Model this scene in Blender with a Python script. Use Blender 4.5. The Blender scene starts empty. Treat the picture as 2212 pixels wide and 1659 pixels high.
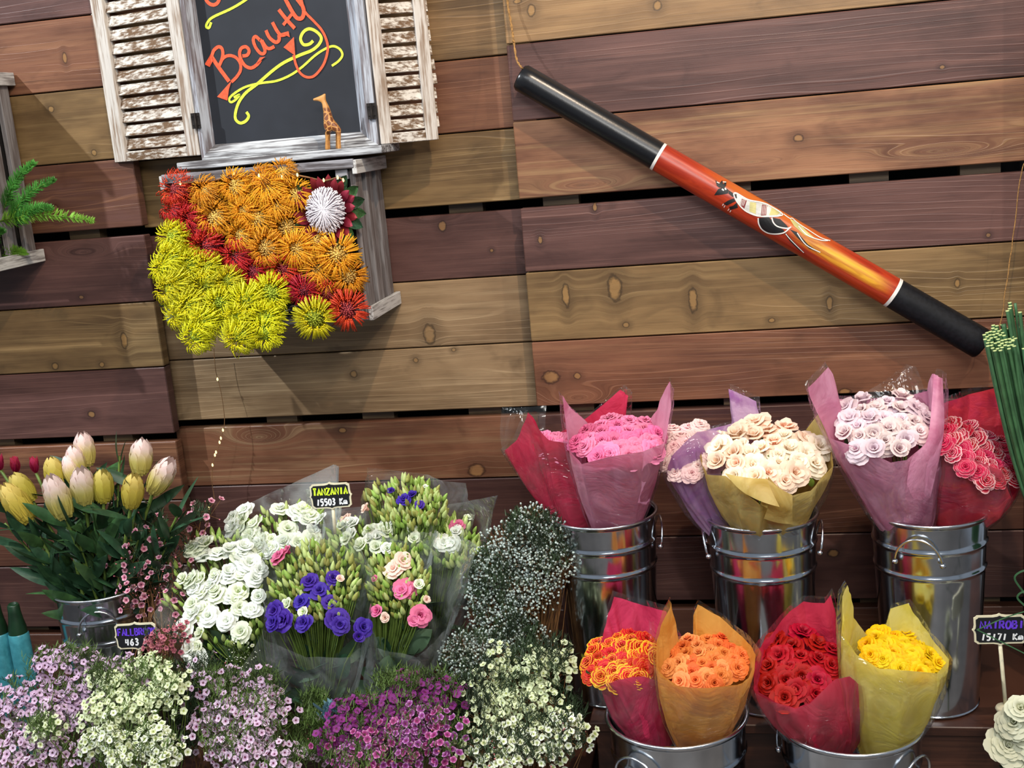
import bpy, bmesh, math, random
from mathutils import Vector as V, Matrix, noise
random.seed(11)
S = bpy.context.scene
COL = S.collection
PI = math.pi

# ------------------------------------------------------------------ camera
FOC, PX, PY = 2572.0, 1106.0, 829.5
CAM = V((0, -3.0, 1.83))
def _axes(yaw, pit, roll):
    cyw, syw, cp, sp = math.cos(yaw), math.sin(yaw), math.cos(pit), math.sin(pit)
    fwd = V((syw*cp, cyw*cp, -sp)); right = V((cyw, -syw, 0)); up = right.cross(fwd)
    c, s = math.cos(roll), math.sin(roll)
    return right*c + up*s, up*c - right*s, fwd
AR, AU, AF = _axes(-0.2012, 0.2168, -0.0889)
cam = bpy.data.cameras.new('camera'); cam.sensor_width = 36; cam.lens = FOC/2212*36
cam.clip_start = 0.05
camo = bpy.data.objects.new('camera', cam); COL.objects.link(camo)
camo.matrix_world = Matrix(((AR.x, AU.x, -AF.x, CAM.x), (AR.y, AU.y, -AF.y, CAM.y), (AR.z, AU.z, -AF.z, CAM.z), (0, 0, 0, 1)))
S.camera = camo
S.view_settings.view_transform = 'Standard'; S.view_settings.look = 'None'
S.view_settings.gamma = 1; S.view_settings.use_curve_mapping = False
S.view_settings.exposure = -0.12
# ------------------------------------------------------------------ world + lamps
w = bpy.data.worlds.new('shop'); S.world = w; w.use_nodes = True
w.node_tree.nodes['Background'].inputs[0].default_value = (0.80, 0.88, 1.0, 1)
w.node_tree.nodes['Background'].inputs[1].default_value = 0.30
def lamp(name, kind, loc, target, power, col, **k):
    l = bpy.data.lights.new(name, kind); l.energy = power; l.color = col
    for a, b in k.items(): setattr(l, a, b)
    o = bpy.data.objects.new(name, l); COL.objects.link(o); o.location = loc
    o.rotation_euler = (V(target)-V(loc)).to_track_quat('-Z', 'Y').to_euler()
    return o
lamp('track_spot', 'SPOT', (-3.25, -1.75, 3.9), (-0.95, -0.1, 1.2), 500, (0.93, 0.97, 1.0), spot_size=1.25, spot_blend=0.5, shadow_soft_size=0.03)
lamp('track_spot', 'SPOT', (0.35, -1.75, 3.9), (-0.5, -0.1, 1.3), 215, (1.0, 0.80, 0.60), spot_size=1.25, spot_blend=0.5, shadow_soft_size=0.03)
lamp('track_spot', 'SPOT', (1.55, -1.9, 3.8), (0.2, -0.1, 1.3), 105, (1.0, 0.86, 0.72), spot_size=1.2, spot_blend=0.6, shadow_soft_size=0.035)
lamp('track_spot', 'SPOT', (-1.7, -2.3, 3.9), (-1.1, -0.65, 0.6), 190, (0.90, 0.96, 1.0), spot_size=0.66, spot_blend=0.8, shadow_soft_size=0.06)
lamp('fill_panel', 'AREA', (0.5, -4.3, 3.3), (0.15, -0.5, 0.55), 84, (1.0, 0.97, 0.92), shape='RECTANGLE', size=1.6, size_y=0.8)  # added front fill from behind the camera, no fixture seen
lamp('fill_panel', 'AREA', (-0.3, -2.6, 3.6), (-0.3, -0.6, 0.6), 34, (0.92, 0.96, 1.0), shape='RECTANGLE', size=2.4, size_y=0.5)  # added overhead fill for the unseen shop lighting

# ------------------------------------------------------------------ helpers
def ray(px, py): return AF + AR*((px-PX)/FOC) - AU*((py-PY)/FOC)
def at(px, py, Y):
    d = ray(px, py); return CAM + d*((Y-CAM.y)/d.y)
def mpp(P): return (V(P)-CAM).dot(AF)/FOC
WL = {}
def tag(o, label=None, cat=None, group=None, kind=None):
    if label: o['label'] = label
    if cat: o['category'] = cat
    if group: o['group'] = group
    if kind: o['kind'] = kind
    return o
def link(o, parent, loc, rot=None, scale=None):
    loc = V(loc); COL.objects.link(o)
    if parent is not None:
        o.parent = parent; o.location = loc - WL[parent.name]
    else: o.location = loc
    if rot is not None: o.rotation_euler = rot
    if scale is not None: o.scale = (scale,)*3 if isinstance(scale, (int, float)) else scale
    WL[o.name] = loc
    return o
def thing(name, label, cat, loc, group=None):
    return tag(link(bpy.data.objects.new(name, None), None, loc), label, cat, group)
def inst(name, mesh, parent, loc, rot=None, scale=None, mat=None):
    o = bpy.data.objects.new(name, mesh); link(o, parent, loc, rot, scale)
    if mat is not None:
        ms = mat if isinstance(mat, (list, tuple)) else [mat]
        for i, m in enumerate(ms):
            if m is not None: o.material_slots[i].link = 'OBJECT'; o.material_slots[i].material = m
    return o
def kid(name, mesh, parent, mats=None):          # child in the parent's own local frame (parent may be rotated)
    o = bpy.data.objects.new(name, mesh); COL.objects.link(o); o.parent = parent
    if mats:
        for i, m in enumerate(mats): o.material_slots[i].link = 'OBJECT'; o.material_slots[i].material = m
    return o
def aim(n, roll=0.0):                             # euler that turns local +Z to n
    return (V(n).to_track_quat('Z', 'Y').to_matrix() @ Matrix.Rotation(roll, 3, 'Z')).to_euler()

class MB:
    def __init__(s): s.v = []; s.f = []; s.m = []; s.t = []
    def add(s, vs, fs, m=0, t=None):
        o = len(s.v); s.v += [tuple(x) for x in vs]; s.f += [tuple(i+o for i in f) for f in fs]; s.m += [m]*len(fs)
        s.t += list(t) if t is not None else [0.0]*len(vs)
    def box(s, c, size, rot=None, m=0, bev=0.0):
        c = V(c); hx, hy, hz = [x/2 for x in size]
        if bev <= 0:
            P = [V((x, y, z)) for z in (-hz, hz) for y in (-hy, hy) for x in (-hx, hx)]
            F = [(0, 2, 3, 1), (4, 5, 7, 6), (0, 1, 5, 4), (2, 6, 7, 3), (0, 4, 6, 2), (1, 3, 7, 5)]
        else:
            bm = bmesh.new(); bmesh.ops.create_cube(bm, size=1)
            for q in bm.verts: q.co = V((q.co.x*2*hx, q.co.y*2*hy, q.co.z*2*hz))
            bmesh.ops.bevel(bm, geom=bm.edges[:], offset=bev, segments=1, affect='EDGES')
            bm.verts.index_update(); P = [q.co.copy() for q in bm.verts]; F = [[q.index for q in f.verts] for f in bm.faces]; bm.free()
        if rot is not None: P = [rot @ p for p in P]
        s.add([c+p for p in P], F, m)
    def tube(s, pts, rad, n=6, m=0, cap=True, t=None):
        pts = [V(p) for p in pts]; k = len(pts); rad = rad if isinstance(rad, (list, tuple)) else [rad]*k
        vs = []; fs = []; ts = []; ref = None
        for i in range(k):
            d = (pts[min(i+1, k-1)]-pts[max(i-1, 0)])
            d = d.normalized() if d.length > 1e-9 else V((0, 0, 1))
            if ref is None: ref = V((0, 0, 1)) if abs(d.z) < .9 else V((1, 0, 0))
            a = d.cross(ref)
            a = a.normalized() if a.length > 1e-6 else d.orthogonal().normalized()
            b = d.cross(a); ref = -b if False else ref
            for j in range(n):
                an = 2*PI*j/n; vs.append(pts[i]+(a*math.cos(an)+b*math.sin(an))*rad[i]); ts.append(i/(k-1) if t is None else t)
        for i in range(k-1):
            for j in range(n):
                fs.append((i*n+j, i*n+(j+1) % n, (i+1)*n+(j+1) % n, (i+1)*n+j))
        if cap: fs.append(tuple(range(n))[::-1]); fs.append(tuple((k-1)*n+j for j in range(n)))
        s.add(vs, fs, m, ts)
    def lathe(s, prof, n=32, c=(0, 0, 0), m=0, sx=1, sy=1):
        c = V(c); vs = []; fs = []
        for r, z in prof:
            for j in range(n): vs.append(c+V((r*sx*math.cos(2*PI*j/n), r*sy*math.sin(2*PI*j/n), z)))
        for i in range(len(prof)-1):
            for j in range(n): fs.append((i*n+j, i*n+(j+1) % n, (i+1)*n+(j+1) % n, (i+1)*n+j))
        s.add(vs, fs, m)
    def grid(s, fn, nu, nv, m=0, loop=False, tfn=None):
        vs = []; ts = []
        for i in range(nu):
            for j in range(nv):
                u = i/nu if loop else i/(nu-1); v = j/(nv-1)
                vs.append(fn(u, v)); ts.append(tfn(u, v) if tfn else v)
        fs = []
        for i in range(nu if loop else nu-1):
            for j in range(nv-1):
                a = i*nv+j; b = ((i+1) % nu)*nv+j; fs.append((a, b, b+1, a+1))
        s.add(vs, fs, m, ts)
    def ribbon(s, pts, wd, nrm, th=0.0, m=0):      # flat stroke of width wd lying in the plane with normal nrm
        pts = [V(p) for p in pts]; nrm = V(nrm).normalized(); k = len(pts); L = []; R_ = []
        for i in range(k):
            d = (pts[min(i+1, k-1)]-pts[max(i-1, 0)]).normalized(); sd = d.cross(nrm).normalized()*wd/2
            L.append(pts[i]-sd); R_.append(pts[i]+sd)
        s.add(L+R_, [(i, i+1, k+i+1, k+i) for i in range(k-1)], m)
    def mesh(s, name, mats, smooth=True):
        me = bpy.data.meshes.new(name); me.from_pydata(s.v, [], s.f)
        for mt in (mats if isinstance(mats, (list, tuple)) else [mats]): me.materials.append(mt)
        if s.f:
            me.polygons.foreach_set('material_index', s.m)
            me.polygons.foreach_set('use_smooth', [smooth]*len(s.f))
        a = me.attributes.new('tip', 'FLOAT', 'POINT'); a.data.foreach_set('value', s.t)
        me.update(); return me
    def obj(s, name, mats, parent=None, smooth=True, centre=False):
        c = V((0, 0, 0))
        if centre:
            n = len(s.v); lo = [min(p[i] for p in s.v) for i in range(3)]; hi = [max(p[i] for p in s.v) for i in range(3)]
            c = V([(a+b)/2 for a, b in zip(lo, hi)]); s.v = [tuple(V(p)-c) for p in s.v]
        o = bpy.data.objects.new(name, s.mesh(name, mats, smooth)); return link(o, parent, c)
def smooth_path(pts, n=6):                        # Catmull-Rom
    pts = [V(p) for p in pts]; out = []
    for i in range(len(pts)-1):
        p0, p1, p2, p3 = pts[max(i-1, 0)], pts[i], pts[i+1], pts[min(i+2, len(pts)-1)]
        for k in range(n):
            t = k/n
            out.append(0.5*((2*p1)+(p2-p0)*t+(2*p0-5*p1+4*p2-p3)*t*t+(3*p1-p0-3*p2+p3)*t**3))
    return out+[pts[-1]]

# ------------------------------------------------------------------ materials
def lin(r, g, b): return tuple((x/255/12.92 if x <= 10 else ((x/255+.055)/1.055)**2.4) for x in (r, g, b))+(1,)
class NT:
    def __init__(s, name):
        s.mat = bpy.data.materials.new(name); s.mat.use_nodes = True; s.t = s.mat.node_tree; s.t.nodes.clear()
    def n(s, kind, **k):
        x = s.t.nodes.new(kind)
        for a, b in k.items():
            if a.startswith('i_'):
                key = a[2:]; x.inputs[int(key) if key.isdigit() else key.replace('_', ' ')].default_value = b
            else: setattr(x, a, b)
        return x
    def l(s, a, ai, b, bi): s.t.links.new(a.outputs[ai], b.inputs[bi])
    def math(s, op, a, b=None, c=None, clamp=False):
        x = s.n('ShaderNodeMath', operation=op, use_clamp=clamp)
        for i, q in enumerate((a, b, c)):
            if q is None: continue
            if isinstance(q, (int, float)): x.inputs[i].default_value = q
            else: s.t.links.new(q, x.inputs[i])
        return x.outputs[0]
    def mix(s, fac, a, b, mode='MIX'):
        x = s.n('ShaderNodeMix', data_type='RGBA', blend_type=mode)
        for i, q in ((0, fac), (6, a), (7, b)):
            if isinstance(q, (int, float)): x.inputs[i].default_value = q
            elif isinstance(q, tuple): x.inputs[i].default_value = q
            else: s.t.links.new(q, x.inputs[i])
        return x.outputs[2]
    def noise(s, vec, scale, detail=3, rough=.55, dist=0.0):
        x = s.n('ShaderNodeTexNoise'); x.inputs['Scale'].default_value = scale; x.inputs['Detail'].default_value = detail
        x.inputs['Roughness'].default_value = rough; x.inputs['Distortion'].default_value = dist
        if vec is not None: s.t.links.new(vec, x.inputs['Vector'])
        return x.outputs[0]
    def ramp(s, fac, a, b): 
        x = s.n('ShaderNodeMapRange', interpolation_type='SMOOTHSTEP'); x.inputs[1].default_value = a; x.inputs[2].default_value = b
        s.t.links.new(fac, x.inputs[0]); return x.outputs[0]
    def out(s, sh):
        o = s.n('ShaderNodeOutputMaterial'); s.t.links.new(sh, o.inputs[0]); return s.mat
    def bsdf(s, col, rough=.5, metal=0.0, spec=.5, bump=None, bstr=.3, bdist=.002, sheen=0.0):
        p = s.n('ShaderNodeBsdfPrincipled'); p.inputs['Roughness'].default_value = rough if isinstance(rough, (int, float)) else .5
        if not isinstance(rough, (int, float)): s.t.links.new(rough, p.inputs['Roughness'])
        p.inputs['Metallic'].default_value = metal; p.inputs['Specular IOR Level'].default_value = spec
        if isinstance(col, tuple): p.inputs['Base Color'].default_value = col
        else: s.t.links.new(col, p.inputs['Base Color'])
        if bump is not None:
            b = s.n('ShaderNodeBump'); b.inputs['Strength'].default_value = bstr; b.inputs['Distance'].default_value = bdist
            s.t.links.new(bump, b.inputs['Height']); s.t.links.new(b.outputs[0], p.inputs['Normal'])
        return p.outputs[0]
def plain(name, col, rough=.5, var=.15, scale=30, metal=0.0, spec=.4, rnd=.0, transl=0.0):
    T = NT(name); tc = T.n('ShaderNodeTexCoord'); nz = T.noise(tc.outputs['Object'], scale, 3)
    dark = tuple(c*(1-var) for c in col[:3])+(1,); lite = tuple(min(1, c*(1+var)) for c in col[:3])+(1,)
    c = T.mix(T.ramp(nz, .35, .65), dark, lite)
    if rnd:
        oi = T.n('ShaderNodeObjectInfo'); hs = T.n('ShaderNodeHueSaturation')
        T.t.links.new(T.math('MULTIPLY_ADD', oi.outputs['Random'], rnd*2, 1-rnd), hs.inputs['Value'])
        T.t.links.new(T.math('MULTIPLY_ADD', oi.outputs['Random'], rnd*.12, .5-rnd*.06), hs.inputs['Hue'])
        T.t.links.new(c, hs.inputs['Color']); c = hs.outputs[0]
    b = T.bsdf(c, rough, metal, spec)
    if transl:
        tr = T.n('ShaderNodeBsdfTranslucent'); T.t.links.new(c, tr.inputs[0]); mx = T.n('ShaderNodeMixShader'); mx.inputs[0].default_value = transl
        T.t.links.new(b, mx.inputs[1]); T.l(tr, 0, mx, 2); b = mx.outputs[0]
    return T.out(b)
def petal(name, c0, c1, e0=.55, e1=1.0, rough=.55, transl=.3, rnd=.10):
    T = NT(name); at_ = T.n('ShaderNodeAttribute', attribute_name='tip'); tc = T.n('ShaderNodeTexCoord')
    nz = T.noise(tc.outputs['Object'], 60, 2)
    f = T.ramp(T.math('ADD', at_.outputs['Fac'], T.math('MULTIPLY_ADD', nz, .3, -.15)), e0, e1)
    c = T.mix(f, c0, c1)
    oi = T.n('ShaderNodeObjectInfo'); hs = T.n('ShaderNodeHueSaturation')
    T.t.links.new(T.math('MULTIPLY_ADD', oi.outputs['Random'], rnd*2, 1-rnd), hs.inputs['Value'])
    T.t.links.new(T.math('MULTIPLY_ADD', oi.outputs['Random'], -rnd*.15, .5+rnd*.075), hs.inputs['Hue'])
    T.t.links.new(c, hs.inputs['Color']); c = hs.outputs[0]
    b = T.bsdf(c, rough, 0, .25)
    tr = T.n('ShaderNodeBsdfTranslucent'); T.t.links.new(c, tr.inputs[0]); mx = T.n('ShaderNodeMixShader'); mx.inputs[0].default_value = transl
    T.t.links.new(b, mx.inputs[1]); T.l(tr, 0, mx, 2)
    return T.out(mx.outputs[0])
def paper(name, col, col2=None, transl=.45, clear=0.0):
    T = NT(name); tc = T.n('ShaderNodeTexCoord'); o = tc.outputs['Object']
    n1 = T.noise(o, 9, 4, .6, 1.2); n2 = T.noise(o, 40, 3)
    c = T.mix(T.ramp(n1, .35, .7), col, col2 or tuple(x*.72 for x in col[:3])+(1,))
    h = T.math('ADD', T.math('ABSOLUTE', T.math('SUBTRACT', n1, .5)), T.math('MULTIPLY', n2, .08))
    b = T.bsdf(c, .42, 0, .45, h, .55, .012)
    tr = T.n('ShaderNodeBsdfTranslucent'); T.t.links.new(c, tr.inputs[0]); mx = T.n('ShaderNodeMixShader'); mx.inputs[0].default_value = transl
    T.t.links.new(b, mx.inputs[1]); T.l(tr, 0, mx, 2); s_ = mx.outputs[0]
    if clear:
        tp = T.n('ShaderNodeBsdfTransparent'); tp.inputs[0].default_value = (min(1, .25+col[0]), min(1, .25+col[1]), min(1, .25+col[2]), 1)
        m2 = T.n('ShaderNodeMixShader'); m2.inputs[0].default_value = clear
        T.t.links.new(s_, m2.inputs[1]); T.l(tp, 0, m2, 2); s_ = m2.outputs[0]
    return T.out(s_)
def film(name='clear_film', haze=.05, gl=.10, seedscale=7):
    T = NT(name); tc = T.n('ShaderNodeTexCoord'); o = tc.outputs['Object']
    n1 = T.noise(o, seedscale, 3, .55, 1.5); h = T.math('ABSOLUTE', T.math('SUBTRACT', n1, .5))
    bp = T.n('ShaderNodeBump'); bp.inputs['Strength'].default_value = .8; bp.inputs['Distance'].default_value = .03; T.t.links.new(h, bp.inputs['Height'])
    g = T.n('ShaderNodeBsdfGlossy'); g.inputs['Roughness'].default_value = .12; T.l(bp, 0, g, 'Normal')
    d = T.n('ShaderNodeBsdfDiffuse'); d.inputs[0].default_value = (.75, .82, .82, 1)
    tp = T.n('ShaderNodeBsdfTransparent'); tp.inputs[0].default_value = (.97, .98, .98, 1)
    lw = T.n('ShaderNodeLayerWeight'); lw.inputs[0].default_value = .35; T.l(bp, 0, lw, 'Normal')
    m1 = T.n('ShaderNodeMixShader'); T.t.links.new(T.math('MULTIPLY_ADD', lw.outputs['Fresnel'], .35, gl*.35), m1.inputs[0]); T.l(tp, 0, m1, 1); T.l(g, 0, m1, 2)
    m2 = T.n('ShaderNodeMixShader'); T.t.links.new(T.math('MULTIPLY', T.ramp(n1, .3, .8), haze*2), m2.inputs[0]); T.l(m1, 0, m2, 1); T.l(d, 0, m2, 2)
    return T.out(m2.outputs[0])
def stained(name, dark, mid, lite, seed, knots=(), arcs=(), rough=.42, lines=.18):
    """stained softwood board, grain along local X; knots (x, z, rx, rz) local"""
    T = NT(name); tc = T.n('ShaderNodeTexCoord'); o = tc.outputs['Object']
    sx = T.n('ShaderNodeSeparateXYZ'); T.t.links.new(o, sx.inputs[0]); x, y, z = sx.outputs
    zz = z; ks = []; wob = T.noise(o, 38+seed, 2) if knots else None
    for (kx, kz, rx, rz) in knots:
        sub = T.n('ShaderNodeVectorMath', operation='SUBTRACT'); T.t.links.new(o, sub.inputs[0]); sub.inputs[1].default_value = (kx, 0, kz)
        mul = T.n('ShaderNodeVectorMath', operation='MULTIPLY'); T.l(sub, 0, mul, 0); mul.inputs[1].default_value = (1/rx, 0, 1/rz)
        ln = T.n('ShaderNodeVectorMath', operation='LENGTH'); T.l(mul, 0, ln, 0); d = T.math('ADD', ln.outputs['Value'], T.math('MULTIPLY_ADD', wob, .7, -.35)); ks.append(d)
        t = T.math('SUBTRACT', 1, T.math('DIVIDE', d, 4.0), clamp=True)
        zz = T.math('SUBTRACT', zz, T.math('MULTIPLY', T.math('MULTIPLY', T.math('SUBTRACT', z, kz), T.math('MULTIPLY', t, t)), .85))
    for (kx, kz, rx, rz) in arcs:                  # flat-sawn ovals: the ring field bulges there
        sub = T.n('ShaderNodeVectorMath', operation='SUBTRACT'); T.t.links.new(o, sub.inputs[0]); sub.inputs[1].default_value = (kx, 0, kz)
        mul = T.n('ShaderNodeVectorMath', operation='MULTIPLY'); T.l(sub, 0, mul, 0); mul.inputs[1].default_value = (1/rx, 0, 1/rz)
        ln = T.n('ShaderNodeVectorMath', operation='LENGTH'); T.l(mul, 0, ln, 0)
        t = T.math('SUBTRACT', 1, ln.outputs['Value'], clamp=True)
        zz = T.math('ADD', zz, T.math('MULTIPLY', T.math('MULTIPLY', t, t), .12))
    cb = T.n('ShaderNodeCombineXYZ'); T.t.links.new(x, cb.inputs[0]); T.t.links.new(zz, cb.inputs[2]); cb.inputs[1].default_value = seed*3.7
    def mp(a, b):
        m = T.n('ShaderNodeMapping'); T.l(cb, 0, m, 'Vector'); m.inputs['Scale'].default_value = (a, 1, b); m.inputs['Location'].default_value = (seed*1.31, seed*.77, seed*2.1); return m.outputs[0]
    blot = T.noise(mp(1.7, 7), 1.6, 4, .6); fine = T.noise(mp(5, 330), 1, 4, .65); med = T.noise(mp(2.2, 60), 1, 3)
    ring = T.noise(mp(.75, 8), 1, 2, .45)
    rs = T.math('SINE', T.math('ADD', T.math('MULTIPLY', ring, 62), T.math('MULTIPLY', zz, 420)))
    zone = T.ramp(T.noise(mp(.9, 9), 1.0, 2), .42, .62)
    rl = T.math('MULTIPLY', T.ramp(rs, .80, 1.0), zone)
    c = T.mix(T.ramp(blot, .28, .72), dark, mid)
    c = T.mix(T.math('MULTIPLY', T.ramp(med, .45, .8), .55), c, lite)
    smud = T.noise(mp(4.5, 9), 1.3, 3, .6, .8)
    c = T.mix(T.math('MULTIPLY', T.ramp(smud, .55, .78), .55), c, tuple(v*.62 for v in dark[:3])+(1,))
    c = T.mix(T.math('MULTIPLY', T.ramp(fine, .50, .78), .5), c, tuple(v*.45 for v in dark[:3])+(1,))
    c = T.mix(T.math('MULTIPLY', rl, lines), c, tuple(min(1, v*1.45+.01) for v in lite[:3])+(1,))
    for d in ks:
        c = T.mix(T.math('MULTIPLY', T.math('SUBTRACT', 1, T.ramp(d, .8, 3.4)), T.math('MULTIPLY', blot, .8)), c, tuple(v*.5 for v in dark[:3])+(1,))
        c = T.mix(T.math('MULTIPLY', T.math('SUBTRACT', 1, T.ramp(d, .95, 1.22)), .75), c, tuple(v*.32 for v in dark[:3])+(1,))
        c = T.mix(T.math('MULTIPLY', T.math('SUBTRACT', 1, T.ramp(d, .55, 1.0)), .75), c, T.mix(med, tuple(v*.9 for v in mid[:3])+(1,), lin(178, 136, 80)))
    h = T.math('ADD', T.math('MULTIPLY', fine, .5), T.math('MULTIPLY', rl, .6))
    return T.out(T.bsdf(c, T.math('MULTIPLY_ADD', blot, .2, rough-.1), 0, .45, h, .35, .0015))
def washed(name, axis, white, brown, cover=.5, seed=0, rough=.75):
    """whitewashed weathered board, grain along the given axis (object coords)"""
    T = NT(name); tc = T.n('ShaderNodeTexCoord'); oi = T.n('ShaderNodeObjectInfo')
    ad = T.n('ShaderNodeVectorMath', operation='ADD'); T.l(tc, 'Object', ad, 0)
    cbb = T.n('ShaderNodeCombineXYZ')
    for i in range(3): T.t.links.new(T.math('MULTIPLY', oi.outputs['Random'], 7.3+i), cbb.inputs[i])
    T.l(cbb, 0, ad, 1)
    m = T.n('ShaderNodeMapping'); T.l(ad, 0, m, 'Vector')
    sc = [170, 170, 170]; sc['XYZ'.index(axis)] = 8; m.inputs['Scale'].default_value = sc; m.inputs['Location'].default_value = (seed, seed, seed)
    m2 = T.n('ShaderNodeMapping'); T.l(ad, 0, m2, 'Vector'); sc = [40, 40, 40]; sc['XYZ'.index(axis)] = 9; m2.inputs['Scale'].default_value = sc
    a = T.noise(m.outputs[0], 1, 4, .65); b = T.noise(m2.outputs[0], 1, 3)
    f = T.ramp(T.math('ADD', T.math('MULTIPLY', a, .6), T.math('MULTIPLY', b, .4)), .42-cover*.12+.06, .60-cover*.12+.06)
    c = T.mix(f, brown, white); c = T.mix(T.math('MULTIPLY', T.ramp(b, .5, .8), .3), c, tuple(v*.6 for v in white[:3])+(1,))
    return T.out(T.bsdf(c, rough, 0, .25, a, .4, .001))

M = {}
M['metal'] = None
def galv(name, col, rough):
    T = NT(name); tc = T.n('ShaderNodeTexCoord'); n1 = T.noise(tc.outputs['Object'], 26, 3); n2 = T.noise(tc.outputs['Object'], 6, 2)
    c = T.mix(T.ramp(n1, .3, .7), tuple(v*.86 for v in col[:3])+(1,), col)
    return T.out(T.bsdf(c, T.math('MULTIPLY_ADD', n2, .14, rough-.07), 1.0, .5))
M['metal'] = galv('galvanised_steel', (.66, .72, .79, 1), .15)
M['wire'] = galv('bright_wire', (.75, .78, .82, 1), .2)
M['leaf'] = plain('leaf_green', lin(58, 92, 50), .5, .35, 25, rnd=.25, transl=.15)
M['leafd'] = plain('leaf_dark', lin(46, 78, 52), .45, .35, 25, rnd=.3, transl=.1)
M['leafb'] = plain('leaf_bright', lin(120, 150, 60), .5, .3, 25, rnd=.2, transl=.2)
M['needle'] = plain('needle_green', lin(76, 98, 44), .6, .45, 12)
M['needled'] = plain('needle_dark', lin(44, 60, 36), .6, .45, 12)
M['stem'] = plain('stem_green', lin(96, 118, 50), .55, .25, 20)
M['twig'] = plain('twig_brown', lin(120, 84, 48), .7, .3, 30)
M['film'] = film('clear_film', .06, .12)
M['filmc'] = film('crisp_film', .018, .10, 9); M['filmh'] = film('hazy_film', .13, .14, 5)
M['black'] = plain('black_recess', lin(14, 11, 10), .8, .3)
M['pine'] = stained('raw_batten', lin(70, 55, 40), lin(120, 100, 74), lin(150, 128, 96), 3)

# ------------------------------------------------------------------ the wall
PURP = (lin(70, 46, 42), lin(98, 67, 61), lin(122, 87, 78))
RED = (lin(92, 58, 42), lin(130, 86, 62), lin(152, 108, 78))
TAN = (lin(108, 82, 54), lin(148, 115, 77), lin(172, 140, 98))
OLI = (lin(94, 72, 46), lin(136, 108, 70), lin(164, 136, 92))
KN = [(1148, 23, 9, 12), (1118, 3, 9, 5), (1420, 12, 9, 10), (1725, 298, 11, 8), (2035, 145, 6, 5), (1222, 637, 8, 26), (1328, 622, 15, 28), (1497, 648, 9, 27),
      (1792, 655, 7, 16), (2068, 612, 6, 10), (1352, 702, 7, 6), (1667, 692, 7, 5), (1190, 815, 19, 14), (1247, 812, 8, 7), (1825, 846, 13, 7), (1167, 518, 5, 9), (1285, 447, 5, 10),
      (2135, 508, 5, 5), (955, 488, 9, 11), (1062, 541, 4, 4), (928, 722, 13, 22), (980, 756, 5, 4), (898, 778, 6, 6), (764, 808, 8, 8), (1030, 1016, 18, 14),
      (140, 125, 5, 11), (110, 236, 7, 7), (203, 330, 6, 7), (268, 735, 8, 17), (121, 455, 7, 12), (119, 791, 8, 8), (220, 788, 6, 6), (176, 642, 6, 4), (198, 895, 9, 7), (740, 930, 9, 6), (1665, 1090, 12, 8), (1800, 1195, 12, 9)]
ARC = [(1260, 400, 150, 26), (2030, 326, 190, 26), (1250, 860, 120, 40), (1620, 350, 120, 14), (560, 945, 130, 40), (180, 545, 120, 30), (930, 470, 110, 25)]
NB = 0
def board(parent, x0, x1, z0, z1, yf, th, cols, name='plank', gap=.0015, lines=.18):
    global NB; NB += 1
    c = V(((x0+x1)/2, yf+th/2, (z0+z1)/2)); ks = []; ar = []
    for src, dst in ((KN, ks), (ARC, ar)):
        for (px, py, rx, ry) in src:
            P = at(px, py, yf)
            if x0 < P.x < x1 and z0 < P.z < z1:
                s_ = mpp(P); dst.append((P.x-c.x, P.z-c.z, rx*s_, ry*s_))
    mt = stained('board_stain', *cols, NB*1.7, ks, ar, lines=lines)
    mb = MB(); mb.box((0, 0, 0), (x1-x0-.001, th, z1-z0-2*gap), bev=.0022)
    o = bpy.data.objects.new(name, mb.mesh('plank', mt, False)); return link(o, parent, c)
DZ = .08
TAN_LIT = (lin(116, 92, 66), lin(160, 132, 98), lin(184, 158, 122))  # boards below the crate: lamplight put into a paler tan
RED_SHADED = (lin(66, 40, 31), lin(92, 58, 44), lin(114, 78, 58)); PURP_SHADED = (lin(60, 38, 36), lin(84, 56, 50), lin(104, 74, 64))  # lower boards: shade below the flower heads put into darker stain colours
def wall(name, x0, x1, yf, zs, cols, battens, gap_after=()):
    root = tag(link(bpy.data.objects.new(name, None), None, ((x0+x1)/2, yf, 0)), kind='structure')
    for i in range(len(zs)-1):
        ztop = zs[i]-(.021 if i in gap_after else 0)
        board(root, x0, x1, zs[i+1], ztop, yf+random.uniform(-.0008, .0008), .035, cols[i % len(cols)])
    for bx in battens:
        mb = MB(); mb.box((bx, yf+.036+.02, 1.2), (.09, .038, 2.45)); mb.obj('batten', M['pine'], root, False)
    return root
zL = [z+DZ for z in (2.49, 2.29, 2.108, 1.927, 1.742, 1.562, 1.361, 1.181, .992, .80, .61, .42, .23, .04, -.08)]
wall('wall_left', -2.75, -1.557, -.06, zL, [TAN, PURP, RED, OLI, (RED[0], PURP[1], RED[2]), PURP, OLI, PURP, (RED_SHADED[0], RED[1], RED[2]), RED_SHADED, PURP_SHADED, RED_SHADED, PURP_SHADED, RED_SHADED], (-2.5, -1.75, -2.12), (5, 8, 11))
zM = [z+DZ for z in (2.45, 2.27, 2.09, 1.91, 1.732, 1.552, 1.362, 1.1855, 1.012, .819, .645, .47, .29, .11, -.08)]
wall('wall_back', -1.585, -.47, 0, zM, [RED, RED, (OLI[0], TAN[1], TAN[2]), RED, OLI, PURP, TAN_LIT, TAN_LIT, (RED[0], RED[1], TAN_LIT[1]), PURP_SHADED, RED_SHADED, PURP_SHADED, RED_SHADED, PURP_SHADED], (-.70, -1.28, -1.0), (5, 8, 11))
zR = [z+DZ for z in (2.50, 2.30, 2.115, 1.929, 1.747, 1.558, 1.376, 1.198, 1.028, .845, .668, .49, .31, .13, -.08)]
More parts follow.
